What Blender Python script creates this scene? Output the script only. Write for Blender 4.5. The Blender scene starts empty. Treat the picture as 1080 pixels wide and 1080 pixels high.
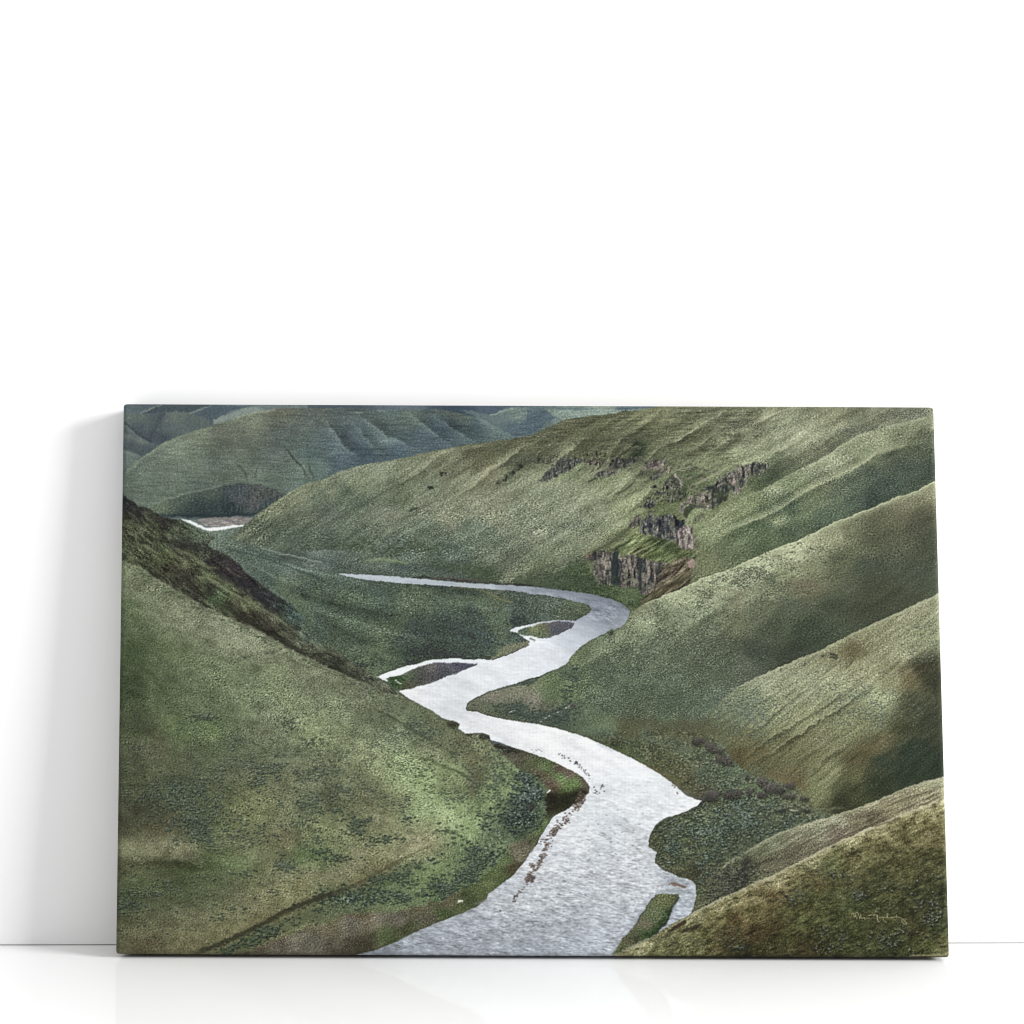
# ------------------------------------------------------------------ the printed picture
# The print is computed with numpy as pigment values and stored as a colour
# attribute on the finely gridded canvas mesh (print coordinates PX, PY).
import numpy as np, math
X0, Y0, X1, Y1, SC = 112.0, 418.0, 1012.0, 1018.0, 1.6
NW, NH = 1440, 960
PX, PY = np.meshgrid(X0+(np.arange(NW)+.5)/SC, Y0+(np.arange(NH)+.5)/SC)
PX = PX.astype(np.float32); PY = PY.astype(np.float32)
rng = np.random.default_rng(7)
FX = np.fft.rfftfreq(NW)[None, :]*2*np.pi*SC      # rad per print unit
FY = np.fft.fftfreq(NH)[:, None]*2*np.pi*SC

def blur(a, sx, sy=None, ang=0):
    """gaussian blur, sigmas in print units, long axis turned by ang degrees (clockwise on the page)"""
    if sy is None: sy = sx
    c, s = math.cos(math.radians(ang)), math.sin(math.radians(ang))
    u = FX*c+FY*s; v = -FX*s+FY*c
    return np.fft.irfft2(np.fft.rfft2(a)*np.exp(-.5*((u*sx)**2+(v*sy)**2)), s=a.shape).astype(np.float32)

def noise(sx, sy=None, ang=0, lo=None):
    """gaussian-filtered noise, std 1; lo = ratio of a wider blur that is taken away (band-pass)"""
    w = rng.standard_normal((NH, NW)).astype(np.float32)
    n = blur(w, sx, sy, ang)
    if lo: n = n-blur(w, sx*lo, (sy or sx)*lo, ang)
    return (n-n.mean())/n.std()

def fractal(s, k=4, ratio=1.0, ang=0, fall=.6):
    t = 0; a = 1
    for i in range(k):
        t = t+a*noise(s, s*ratio, ang); s /= 2; a *= fall
    return t/t.std()

def sm(a, lo, hi):
    t = np.clip((a-lo)/(hi-lo), 0, 1); return t*t*(3-2*t)

WX = noise(2.6)*.42+noise(.8)*.36; WY = noise(2.6)*.34+noise(.8)*.30      # outline jitter
GX = noise(26)*6+noise(9)*3; GY = noise(26)*5+noise(9)*2.5              # colour-field wander

def poly(pts, jit=1.0, soft=.45):
    p = np.array(pts, np.float32)
    x0, y0, x1, y1 = p[:, 0].min()-6, p[:, 1].min()-6, p[:, 0].max()+6, p[:, 1].max()+6
    i0, i1 = max(0, int((x0-X0)*SC)), min(NW, int((x1-X0)*SC)+1)
    j0, j1 = max(0, int((y0-Y0)*SC)), min(NH, int((y1-Y0)*SC)+1)
    m = np.zeros((NH, NW), np.float32)
    if i1 <= i0 or j1 <= j0: return m
    x = PX[j0:j1, i0:i1]+WX[j0:j1, i0:i1]*jit; y = PY[j0:j1, i0:i1]+WY[j0:j1, i0:i1]*jit
    ins = np.zeros(x.shape, bool)
    for k in range(len(p)):
        ax, ay = p[k-1]; bx, by = p[k]
        if ay == by: continue
        ins ^= ((ay > y) != (by > y)) & (x < (bx-ax)*(y-ay)/(by-ay)+ax)
    m[j0:j1, i0:i1] = ins
    return np.clip(blur(m, soft), 0, 1) if soft else m

def smooth(pts, n=5):
    """Catmull-Rom through the points"""
    p = np.array(pts, float); q = [p[0]]
    for i in range(len(p)-1):
        a = p[max(i-1, 0)]; b = p[i]; c = p[i+1]; d = p[min(i+2, len(p)-1)]
        for k in range(1, n+1):
            t = k/n
            q.append(.5*((2*b)+(-a+c)*t+(2*a-5*b+4*c-d)*t*t+(-a+3*b-3*c+d)*t**3))
    return [tuple(v) for v in q]

def line(pts, w, w2=None, jit=1.0, taper=0, curve=True, p=2, signed=False):
    """soft stroke mask. w = falloff above the line, w2 = below it (None = same)"""
    pts = [tuple(q[:2]) for q in pts]
    if curve and len(pts) > 2: pts = smooth(pts, 4)
    if w2 is None: w2 = w
    P = np.array(pts, np.float32); R = 3*max(w, w2)+3
    i0, i1 = max(0, int((P[:, 0].min()-R-X0)*SC)), min(NW, int((P[:, 0].max()+R-X0)*SC)+1)
    j0, j1 = max(0, int((P[:, 1].min()-R-Y0)*SC)), min(NH, int((P[:, 1].max()+R-Y0)*SC)+1)
    m = np.zeros((NH, NW), np.float32)
    if i1 <= i0 or j1 <= j0: return m
    sgn = 1 if P[-1, 0] >= P[0, 0] else -1
    x = PX[j0:j1, i0:i1]+WX[j0:j1, i0:i1]*jit; y = PY[j0:j1, i0:i1]+WY[j0:j1, i0:i1]*jit
    bd = np.full(x.shape, 1e9, np.float32); bs = np.zeros(x.shape, np.float32); bt = np.zeros(x.shape, np.float32)
    L = np.hypot(*np.diff(P, axis=0).T); tot = L.sum(); acc = 0
    for k in range(len(P)-1):
        ax, ay = P[k]; dx, dy = P[k+1]-P[k]; l2 = dx*dx+dy*dy+1e-9
        t = np.clip(((x-ax)*dx+(y-ay)*dy)/l2, 0, 1)
        ex = x-ax-t*dx; ey = y-ay-t*dy; d = ex*ex+ey*ey
        b = d < bd
        bd = np.where(b, d, bd); bs = np.where(b, dx*ey-dy*ex, bs); bt = np.where(b, (acc+t*L[k])/tot, bt); acc += L[k]
    d = np.sqrt(bd); ww = np.where(bs*sgn < 0, w, w2)
    v = np.exp(-(d/ww)**p)
    if signed: v = v*(d/ww)*2.33*np.where(bs*sgn < 0, -1, 1)
    if taper: v = v*np.clip(np.minimum(bt, 1-bt)/taper, 0, 1)
    m[j0:j1, i0:i1] = v
    return m

def field(samples, wander=1.0, r=9.0, pw=1.6, box=None):
    """smooth colour field through (x, y, (r,g,b)) samples"""
    x = PX+GX*wander; y = PY+GY*wander
    num = np.zeros((NH, NW, 3), np.float32); den = np.zeros((NH, NW), np.float32)
    for sx, sy, c in samples:
        w = 1/((x-sx)**2+(1.25*(y-sy))**2+r*r)**pw
        den += w; num += w[..., None]*np.array(c, np.float32)
    return num/den[..., None]

IMG = np.zeros((NH, NW, 3), np.float32)
def put(mask, col, a=1.0):
    global IMG
    m = (mask*a)[..., None]
    IMG = IMG*(1-m)+np.asarray(col, np.float32)*m
def mul(mask, f):
    """multiply by f (scalar or rgb) where mask"""
    global IMG
    IMG = IMG*(1+mask[..., None]*(np.asarray(f, np.float32)-1))
def add(mask, col):
    global IMG
    IMG = IMG+mask[..., None]*np.asarray(col, np.float32)

N1 = noise(.44, lo=2.4); N2 = noise(.62, .45, 0, lo=2.4); N3 = noise(1.05, .7, 0, lo=2.5)
F8 = fractal(8, 4); F20 = fractal(20, 4); F3 = fractal(3.5, 3)
AMP = np.clip(1+.55*noise(5, 2.2, 6)+.45*noise(16, 7, 0), .15, 2.6)
def specks():
    a = noise(.66, .5, 0, lo=2); b = noise(.5, .4, 0, lo=2)
    return 1.1*sm(b, 1.1, 2.2)-2.0*sm(a, .9, 1.9)+.25
SPK = specks()
def emboss(n, dx=1, dy=1):
    e = np.roll(n, (dy, dx), (0, 1))-np.roll(n, (-dy, -dx), (0, 1))
    return (.32*e/e.std()+.3*n/n.std()+SPK)*AMP
def ramp(pts, w):        # soft blobs: list of (x,y,rx,ry,amp)
    m = np.zeros((NH, NW), np.float32)
    for x, y, rx, ry, a in pts:
        m += a*np.exp(-(((PX+GX*.5-x)/rx)**2+((PY+GY*.5-y)/ry)**2))
    return np.clip(m, 0, w)

BN, BS = 1.0, .62
PATCH = np.clip(1+.35*noise(3.2, 1.8, 8)+.35*noise(8, 3.5, 8), .05, None)
QT = np.array([0, .002, .005, .01, .02, .04, .07, .1, .15, .2, .3, .4, .5, .6]); QZ = np.array([4, 2.88, 2.58, 2.33, 2.05, 1.75, 1.48, 1.28, 1.04, .84, .52, .25, 0, -.25])
def dots(dens, n, s, dark, light, da, la):
    """well spaced shrubs: peaks of a band-passed noise, more of them where dens is high"""
    d = np.clip(dens, 0, None)
    cov = np.clip(n*2.6*s*s/max(d.sum()/SC/SC, 1)*d*PATCH, 0, .27)
    s = s*.62
    b = noise(s, s*.72, 4, lo=1.5)+.45*noise(s*.55, s*.45, 0, lo=2); b /= b.std()
    th = np.interp(cov, QT, QZ).astype(np.float32)
    D = sm(b-th, -.15, .45)
    k = max(1, int(round(1.15*s*SC)))
    L = sm(np.roll(b, (-k, 0), (0, 1))-th, .45, 1.5)*(1-.6*sm(b-th, .5, 1.4))
    put(D, np.asarray(dark, np.float32)*.88, min(1, da*1.25)); put(L, light, la*.8)
def splat(x, y, a):
    """bilinear impulses at page positions"""
    gx = (x-X0)*SC-.5; gy = (y-Y0)*SC-.5; i = np.floor(gx).astype(int); j = np.floor(gy).astype(int); fx = gx-i; fy = gy-j
    ok = (i >= 0) & (i < NW-1) & (j >= 0) & (j < NH-1); i, j, fx, fy, a = i[ok], j[ok], fx[ok], fy[ok], a[ok]
    A = np.zeros(NW*NH, np.float32)
    for di, dj, w in ((0, 0, (1-fx)*(1-fy)), (1, 0, fx*(1-fy)), (0, 1, (1-fx)*fy), (1, 1, fx*fy)): np.add.at(A, (j+dj)*NW+i+di, (a*w).astype(np.float32))
    return A.reshape(NH, NW)
def sprites(dens, n, s, dark, light, da, la):
    """single shrubs: a dark lumpy mound with small pale leaves on its upper side"""
    n = int(n*1.05); s = s*.84
    p = (np.clip(dens, 0, None)*PATCH).astype(np.float64).ravel(); c = np.cumsum(p)
    idx = np.clip(np.searchsorted(c, rng.random(n)*c[-1]), 0, NW*NH-1)
    x = X0+(idx % NW+rng.random(n))/SC; y = Y0+(idx//NW+rng.random(n))/SC
    size = np.exp(rng.normal(0, .35, n))
    DX, DY, DA, LX, LY, LA = [], [], [], [], [], []
    for k in range(3):
        DX.append(x+rng.normal(0, .62, n)*s*size); DY.append(y+rng.normal(.15, .22, n)*s*size); DA.append(size*rng.uniform(.5, 1.2, n))
        LX.append(x+rng.normal(-.1, .5, n)*s*size); LY.append(y-(.62+rng.normal(0, .18, n))*s*size); LA.append(rng.uniform(.0, 1.25, n)*np.minimum(size, 1.4))
    cat = np.concatenate
    s1 = .5*s; k1 = 2*math.pi*s1*s1*.8*SC*SC
    D = 1-np.exp(-1.7*k1*np.clip(blur(splat(cat(DX), cat(DY), cat(DA)), s1, s1*.8), 0, None))
    s2 = max(.34, .30*s); k2 = 2*math.pi*s2*s2*.85*SC*SC
    L = 1-np.exp(-1.0*k2*np.clip(blur(splat(cat(LX), cat(LY), cat(LA)), s2, s2*.85), 0, None))
    put(D, np.asarray(dark, np.float32)*.88, min(1, da*1.2)); put(L, light, min(1, la*1.15))
def bushes(dens, n, s, dark=(46, 56, 54), light=(140, 150, 142), da=.9, la=.7, flat=.7, off=.7):
    """scatter n shrubs by density: each a dark base with a paler crown"""
    if n >= 150 and s < .9: return dots(dens, n, s, dark, light, da, la)
    if n >= 150: return sprites(dens, n, s, dark, light, da, la)
    n = max(6, int(n*BN)); s = s*BS; dens = dens*PATCH
    p = np.clip(dens, 0, None).astype(np.float64).ravel(); c = np.cumsum(p)
    if c[-1] <= 0: return
    idx = np.searchsorted(c, rng.random(n)*c[-1]); idx = np.clip(idx, 0, NW*NH-1)
    amp = rng.uniform(.5, 1.6, n).astype(np.float32)
    A = np.zeros(NW*NH, np.float32); np.add.at(A, idx, amp); A = A.reshape(NH, NW)
    B = np.zeros(NW*NH, np.float32)
    j = idx+rng.integers(-1, 2, n)-NW*max(1, int(round(1.25*s*SC))); np.add.at(B, np.clip(j, 0, NW*NH-1), amp*rng.uniform(.2, 1.3, n).astype(np.float32)); B = B.reshape(NH, NW)
    D = 1-np.exp(-2.2*2*math.pi*s*s*flat*SC*SC*np.clip(blur(A, s, s*flat), 0, None))
    s2 = max(.36, s*.5); k2 = 2*math.pi*s2*s2*.8*SC*SC
    Lg = 1-np.exp(-1.6*k2*np.clip(blur(B, s2*1.2, s2*.8), 0, None))
    dark = np.asarray(dark, np.float32)*.84
    put(D, dark, da); put(np.clip(Lg-.25*D, 0, 1), light, la)

def brush(M, s, dark=(46, 58, 56), light=(138, 152, 144), a=.7, ang=4, cover=.0):
    """closed cover of rounded shrubs: pale crowns parted by dark gaps"""
    n = noise(s, s*.7, ang, lo=1.9)+.7*noise(s*.55, s*.42, ang, lo=2)+.5*noise(s*2.4, s*1.5, ang); n /= n.std()
    t = sm(n+cover, -.9, 1.9)[..., None]
    n2 = noise(s*3.5, s*2)
    c = np.asarray(dark, np.float32)*(1-t)+np.asarray(light, np.float32)*t
    w = (IMG.mean(axis=2, keepdims=True)/95.)             # keep the large light and dark shapes below
    put(np.clip(M, 0, 1)*np.clip(.75+.35*n2, .15, 1), c*np.clip(w, .55, 1.45), a)

def relief(M, L, w, g, taper=.3):
    """rounded ridge: lit below the line, shaded above it, fading to nothing at both ends"""
    mul(line(L, w, w, jit=1.5, taper=taper, signed=True)*M, 1+g)
def f(ox, oy, *c):                      # points read in an enlarged window of the sketch grid
    return [(ox+c[i]*.2037, oy+c[i+1]*.2037) for i in range(0, len(c), 2)]
A1, A2, A3, A4 = (120, 420), (340, 420), (560, 420), (780, 420)
B1, B2, B3, B4 = (120, 567), (340, 567), (560, 567), (780, 567)
C1, C2, C3, C4 = (120, 714), (340, 714), (560, 714), (780, 714)
D1, D2, D3, D4 = (120, 861), (340, 861), (560, 861), (780, 861)

# ---------------- farthest hills
IMG[:] = (80, 93, 104)
put(poly([(110, 410), (700, 410), (700, 470), (110, 470)]), field([
    (130, 430, (84, 98, 106)), (170, 430, (72, 86, 98)), (215, 430, (70, 84, 96)), (260, 432, (92, 106, 114)),
    (360, 432, (66, 80, 94)), (430, 432, (84, 98, 110)), (480, 431, (56, 72, 90)), (520, 431, (70, 86, 104)), (560, 430, (84, 100, 108)),
    (600, 431, (96, 112, 112)), (640, 431, (120, 132, 126)), (670, 433, (84, 100, 112))], .4, 5))
put(poly(f(*A1, 140, 75, 200, 40, 260, 20, 520, 20, 480, 45, 400, 75, 380, 85, 300, 68, 200, 78)), (66, 78, 88))
put(line(f(*A1, 140, 76, 190, 52, 250, 32), .9), (112, 124, 122), .8)
# left pair of dark hills with a V between
put(poly(f(*A1, -40, 82, 40, 80, 120, 78, 200, 84, 260, 74, 330, 66, 400, 74, 440, 85, 520, 130, 560, 400, -40, 520)), field([
    (135, 437, (92, 106, 104)), (150, 440, (88, 98, 96)), (150, 452, (74, 84, 92)), (170, 462, (66, 76, 86)), (185, 440, (92, 102, 100)),
    (180, 450, (82, 94, 98)), (205, 448, (80, 92, 94)), (165, 440, (74, 84, 90)), (195, 455, (82, 94, 96))], .35, 4))
put(line(f(*A1, 400, 76, 440, 60, 500, 38), 1.0, 1.4), (116, 130, 126), .75)
put(poly(f(*A1, 430, 75, 520, 110, 620, 60, 750, 38, 500, 38)), (72, 86, 98), .9)
put(poly(f(*A1, 520, 112, 580, 86, 640, 62, 700, 46, 760, 36, 900, 36, 840, 60, 700, 90, 600, 118, 520, 135)), (112, 124, 124))
put(poly(f(*A1, 740, 42, 830, 30, 1000, 28, 1000, 52, 800, 66)), (96, 108, 112))
put(line(f(*A1, 260, 84, 235, 130, 190, 200, 200, 240), 4, 1.5), (60, 70, 80), .55)
put(line(f(*A1, 50, 140, 110, 185, 180, 230, 225, 245), 1.2, 2.0), (100, 112, 110), .55)
put(line(f(*A1, 50, 128, 110, 170, 180, 220), 1.6, .8), (52, 62, 76), .6)
put(poly(f(*A1, -60, 130, 40, 175, 100, 195, 160, 220, 240, 255, 200, 290, 130, 330, 60, 370, -60, 420)), field([
    (132, 459, (92, 102, 104)), (150, 465, (96, 106, 104)), (140, 472, (72, 82, 88)), (155, 476, (70, 82, 90)), (135, 484, (92, 106, 104))], .3, 3))
put(line(f(*A1, 50, 272, 90, 285, 130, 300), 1.0, 1.6), (112, 122, 116), .6)
put(line(f(*A1, 50, 255, 110, 275, 150, 290), 1.4), (60, 70, 80), .5)

# ---------------- the broad far hill
FAR = poly(f(*A1, -60, 460, 30, 405, 60, 385, 100, 343, 160, 300, 230, 250, 330, 200, 420, 170, 500, 145, 620, 105, 740, 70, 830, 56, 1000, 50, 1080, 48)
           + f(*A2, 150, 50, 300, 62, 480, 62, 600, 55, 700, 75, 800, 100, 870, 130, 980, 205, 1060, 205) + f(*A2, 1080, 700, -1080, 700), .6)
put(FAR, field([
    (135, 500, (92, 106, 100)), (150, 520, (84, 96, 92)), (180, 470, (104, 116, 106)), (210, 462, (100, 110, 98)), (200, 485, (94, 106, 98)),
    (240, 455, (94, 102, 94)), (270, 440, (100, 108, 96)), (300, 436, (92, 98, 90)), (330, 436, (84, 92, 92)), (300, 455, (80, 88, 90)), (260, 465, (88, 96, 90)),
    (225, 490, (84, 94, 92)), (250, 490, (92, 102, 96)), (240, 505, (90, 104, 96)), (290, 480, (88, 98, 98)), (280, 500, (94, 108, 102)), (305, 495, (88, 104, 100)),
    (310, 470, (82, 96, 96)), (325, 480, (74, 90, 94)), (330, 500, (86, 104, 104)), (345, 470, (78, 92, 100)), (350, 490, (72, 88, 100)), (360, 440, (82, 94, 98)),
    (370, 460, (76, 90, 100)), (380, 480, (66, 82, 98)), (400, 445, (82, 96, 98)), (400, 465, (82, 98, 102)), (420, 478, (70, 88, 102)), (440, 440, (84, 98, 96)),
    (450, 465, (70, 86, 98)), (470, 450, (66, 82, 94)), (480, 436, (84, 94, 92)), (500, 450, (68, 84, 94)), (520, 458, (78, 96, 100)), (210, 520, (80, 94, 92)), (180, 505, (92, 106, 98))], .5, 8), 1)
# spurs running down to the right
for a in ((200, 0, 60, 190, 230, 230, 130, 290, 190, 305, 220, 5), (0, 150, 80, 220, 140, 270, 200, 310), (330, 140, 400, 200, 460, 240, 530, 280),
          (560, 150, 620, 200, 660, 240, 680, 258), (680, 140, 740, 180, 800, 222), (250, 130, 320, 180, 400, 220, 520, 275)):
    pass
for a, g in (((60, 170, 110, 240, 160, 285, 200, 305), 1), ((200, 170, 250, 235, 300, 270, 340, 300), .6), ((250, 130, 330, 190, 420, 225, 520, 280), 1),
             ((520, 130, 590, 185, 650, 232, 680, 262), .9), ((640, 130, 710, 175, 770, 215, 810, 232), .9), ((820, 105, 880, 150, 950, 185, 990, 205), .8)):
    L = f(*A2, *a)
    L = [(2.2*L[0][0]-1.2*L[1][0], 2.2*L[0][1]-1.2*L[1][1])]+L
    relief(FAR, L, 6.5, .13*g, .4); relief(FAR, L, 2.2, .09*g, .4); put(line([(x, y+.8) for x, y in L], .6, 1.8, taper=.45)*FAR, (130, 142, 134), .3*g)
for a, g in (((880, 240, 940, 320, 980, 370, 1010, 430), 1), ((620, 330, 680, 385, 690, 440), .7), ((760, 330, 735, 390, 745, 430), .4), ((1000, 330, 1020, 380, 1040, 420), .6)):
    L = f(*A1, *a)
    mul(line(L, 1.8, 1.0, taper=.3)*FAR, 1-.42*g)
    put(line([(x+2.2, y) for x, y in L], 1.6, taper=.3)*FAR, (110, 126, 120), .4*g)
    put(line([(x-4, y+1) for x, y in L], 2.5, taper=.3)*FAR, (108, 122, 112), .3*g)
st = noise(7, .5, 3)+noise(3, .4, 0); mul(FAR, 1+np.clip(st/1.4, -2, 2)[..., None]*.035); mul(FAR, np.array([1.01, 1.0, .98]))
st = noise(9, .45, 2); mul(FAR*(st > 1.2)*sm(PX, 230, 290), (.9, .9, .92)); mul(FAR, 1+N1[..., None]*.05+F8[..., None]*.035)
put(line(f(*A1, 620, 108, 740, 73, 830, 58), .9, 1.6), (136, 142, 126), .6)
put(line(f(*A1, 60, 388, 110, 340, 230, 253, 330, 203, 500, 150), .8, 2.4), (118, 128, 112), .6)
put(line(f(*A2, 170, 72, 205, 74), .8)+line(f(*A2, 290, 62, 320, 66), .7), (150, 160, 148), .4)
put(line(f(*A1, 60, 120, 60, 121), .1), (0, 0, 0), 0)
for k in range(26):                      # rilled foot of the left flank
    x = 131+k*3.2; y = 499-k*2.05+rng.uniform(-1, 1)
    put(line([(x, y), (x-4, y+6), (x-5, y+11)], .5, .9, taper=.4), (70, 84, 88), .35)
put(poly(f(*A2, 720, 60, 880, 85, 980, 45, 1090, 45, 1090, 205, 980, 205, 870, 145, 800, 100)), field([
    (500, 438, (88, 104, 108)), (530, 440, (92, 108, 108)), (545, 440, (104, 118, 114)), (540, 452, (74, 92, 104)), (556, 450, (70, 88, 102))], .3, 4), .85)
put(line(f(*A2, 870, 85, 930, 68, 990, 50), .6, 1.2), (136, 148, 136), .6)
put(line(f(*A2, 800, 100, 870, 135, 990, 203), .7, 1.6), (112, 126, 124), .5)
put(line(f(*A2, 790, 95, 860, 125, 980, 185, 1060, 150), 1.0, 2.5), (64, 80, 96), .0)
put(poly(f(*A3, -20, 65, 60, 62, 110, 75, 130, 95, 100, 120, 60, 140, 30, 170, -20, 190)), (72, 88, 102), .85)
put(poly(f(*A3, 60, 50, 240, 50, 420, 55, 500, 62, 560, 50, 660, 44, 640, 60, 450, 80, 330, 92, 170, 112, 130, 95)), (118, 134, 128), .8)
mul(poly([(540, 425), (700, 425), (700, 465), (540, 465)]), 1+(noise(4, .5, -8)*.05)[..., None]+(N1*.04)[..., None])
put(line(f(*A3, 0, 55, 100, 52, 200, 54, 330, 52), 1.1), (78, 98, 112), .8)
put(line(f(*A3, 440, 56, 560, 48, 640, 44), 1.1), (66, 84, 102), .8)

# ---------------- dark bluff and the far gravel bar
BL = poly(f(*A1, 175, 568, 240, 540, 330, 508, 450, 480, 520, 462, 600, 444, 680, 440, 760, 446, 820, 468, 880, 490, 900, 500, 820, 560, 740, 606, 600, 612, 400, 618, 300, 604, 220, 590))
put(BL, field([(165, 533, (92, 104, 94)), (190, 527, (76, 88, 86)), (205, 538, (56, 68, 74)), (220, 522, (74, 84, 84)), (225, 538, (54, 66, 74)), (250, 516, (68, 76, 86)),
               (250, 530, (72, 77, 86)), (270, 520, (76, 80, 86)), (290, 522, (72, 78, 84)), (270, 533, (82, 84, 92)), (240, 541, (46, 58, 68)), (280, 537, (56, 66, 76)), (210, 545, (50, 62, 66))], .4, 4))
mul(BL, np.array([.99, 1.0, .94])); mul(BL*sm(PX, 222, 240), 1+(noise(.6, 2.4, 4)*.06)[..., None]); mul(BL, 1+(N2*.08)[..., None])
put(line(f(*A1, 180, 562, 240, 536, 330, 506, 450, 478, 560, 455), 1.3, .8), (110, 122, 112), .65)
put(poly(f(*A1, 200, 600, 430, 620, 740, 602, 800, 560, 800, 780, 200, 780), .6), (92, 106, 106))
put(line(f(*A1, 250, 606, 420, 612, 560, 610, 740, 600), 2.0), (42, 54, 62), .85)
G_ = poly(f(*A1, 432, 632, 460, 622, 560, 618, 640, 614, 725, 618, 700, 640, 660, 664, 600, 668, 520, 668, 470, 655), .8)
put(G_, (118, 116, 118)); put(G_*sm(noise(2.5, .6), -.2, 1), (146, 142, 142), .8); put(G_*sm(noise(2, .5), .6, 1.4), (104, 98, 106), .8)
put(poly(smooth(f(*A1, 345, 628, 395, 632, 440, 655, 485, 672, 560, 664, 640, 656, 672, 656, 660, 666, 590, 678, 500, 690, 470, 684, 420, 660, 370, 638)), .5), (206, 216, 224))
put(line(f(*A1, 440, 660, 500, 680, 560, 674), .5), (236, 242, 246), .7)
put(line(f(*A1, 330, 622, 400, 624, 430, 628), .8), (72, 90, 96), .8)

# ---------------- valley floor, left and behind the river
VAL = poly([(150, 540), (192, 550), (222, 561), (262, 553), (300, 560), (560, 600), (690, 660), (640, 720), (400, 760), (150, 720)])
put(VAL, field([
    (230, 562, (104, 122, 122)), (245, 565, (96, 112, 112)), (215, 568, (92, 108, 98)), (240, 580, (84, 100, 92)), (270, 590, (80, 96, 90)), (300, 600, (92, 106, 104)), (325, 594, (98, 112, 112)),
    (300, 585, (70, 84, 86)), (290, 578, (74, 84, 74)), (330, 590, (88, 102, 104)), (345, 594, (86, 100, 102)), (330, 607, (72, 88, 80)), (270, 605, (72, 90, 86)), (290, 620, (80, 100, 96)), (330, 625, (70, 88, 84)),
    (300, 640, (76, 94, 88)), (330, 650, (72, 90, 84)), (345, 620, (70, 86, 78)), (360, 610, (72, 88, 84)), (390, 590, (92, 106, 98)), (380, 598, (84, 96, 92)), (420, 600, (72, 86, 86)), (460, 605, (66, 78, 76)),
    (370, 640, (74, 92, 78)), (350, 665, (76, 92, 78)), (400, 630, (72, 90, 86)), (430, 636, (84, 102, 80)), (420, 655, (78, 96, 80)), (450, 640, (80, 98, 84)), (475, 640, (78, 96, 84)),
    (480, 655, (68, 84, 86)), (440, 668, (70, 84, 84)), (440, 675, (62, 74, 74)), (460, 690, (62, 74, 70)), (500, 670, (66, 82, 84)), (500, 640, (66, 80, 84)), (530, 640, (68, 84, 86)), (540, 630, (78, 92, 88)),
    (520, 628, (84, 92, 80)), (545, 655, (58, 70, 74)), (540, 670, (74, 90, 90)), (510, 690, (68, 84, 80)), (380, 690, (84, 98, 76)), (400, 690, (80, 96, 74)), (400, 670, (84, 102, 76)), (430, 690, (62, 76, 66)),
    (590, 645, (78, 92, 88)), (570, 650, (74, 90, 90)), (600, 640, (80, 94, 90)), (620, 645, (84, 96, 78)), (340, 680, (88, 100, 82))], 1, 7))
mul(VAL, 1+(emboss(N2)*.08+N1*.08+F8*.05)[..., None]); brush(VAL*sm(PY, 600, 625), .75, (54, 64, 58), (120, 134, 114), .5); brush(VAL*(1-sm(PY, 600, 625)), .55, (66, 78, 74), (114, 126, 118), .4)
for a, g in (((250, 572, 300, 590, 350, 600, 400, 612), .5), ((270, 600, 330, 625, 400, 640, 470, 645), -.35), ((300, 618, 350, 640, 420, 662, 500, 668), .35), ((330, 640, 380, 668, 420, 682), -.3), ((440, 625, 500, 632, 560, 640), .3), ((380, 600, 450, 612, 520, 618), -.3)):
    relief(VAL, [(a[i], a[i+1]) for i in range(0, len(a), 2)], 7, .3*g); relief(VAL, [(a[i], a[i+1]+5) for i in range(0, len(a), 2)], 2.5, .25*g)
put(line(f(*B1, 600, 60, 760, 100, 900, 150, 1080, 215), 1.0, 1.6)*VAL, (50, 66, 66), .7)
put(line(f(*B1, 720, 40, 850, 75, 960, 100, 1080, 128), .8, 1.4)*VAL, (132, 146, 146), .6)
put(line(f(*B1, 700, 130, 760, 165, 830, 200, 960, 240), 1.1)*VAL, (112, 128, 118), .5)
put(line(f(*B1, 700, 60, 800, 100, 900, 120, 1000, 160), 1.6)*VAL, (60, 76, 76), .5)
put(line(f(*B1, 620, 10, 720, 42, 760, 45), 1.2)*VAL, (60, 72, 76), .6)
VD = VAL*sm(PY+.12*(PX-300), 590, 625)
mul(VAL, np.array([1.02, 1.0, .98])); put(VAL*sm(F20+.6*F8, .3, 1.8)*sm(PY, 600, 620), (98, 116, 82), .42); bushes(VD*(1+.7*F8).clip(.1), 2600, .95, (46, 56, 52), (112, 128, 110), .5, .35); bushes(VD*(1+.7*F8).clip(.1), 4200, .8, (44, 54, 52), (118, 132, 116), .6, .5)
bushes(VAL*ramp([(440, 672, 16, 4, 1), (455, 690, 18, 4, 1), (495, 670, 10, 3, .8), (500, 643, 8, 4, .8), (545, 652, 10, 4, 1), (380, 698, 24, 5, .5), (480, 694, 30, 2.5, .8), (430, 700, 12, 3, .8)], 1), 560, .9, (46, 48, 56), (92, 102, 100), .7, .3)
bushes(VAL*ramp([(428, 638, 8, 7, 1), (425, 655, 14, 4, 1), (455, 640, 18, 4, .6), (405, 592, 12, 2, 1), (372, 590, 10, 2, .5), (400, 685, 20, 9, .5), (370, 630, 20, 8, .4)], 1), 420, .7, (92, 110, 76), (112, 134, 84), .5, .5)
put(line(f(*B2, 230, 118, 330, 112, 440, 130), 1.6), (122, 150, 92), .55)
put(line(f(*B2, 700, 258, 830, 270, 900, 310, 980, 332), 1.2), (120, 118, 74), .5)

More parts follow.
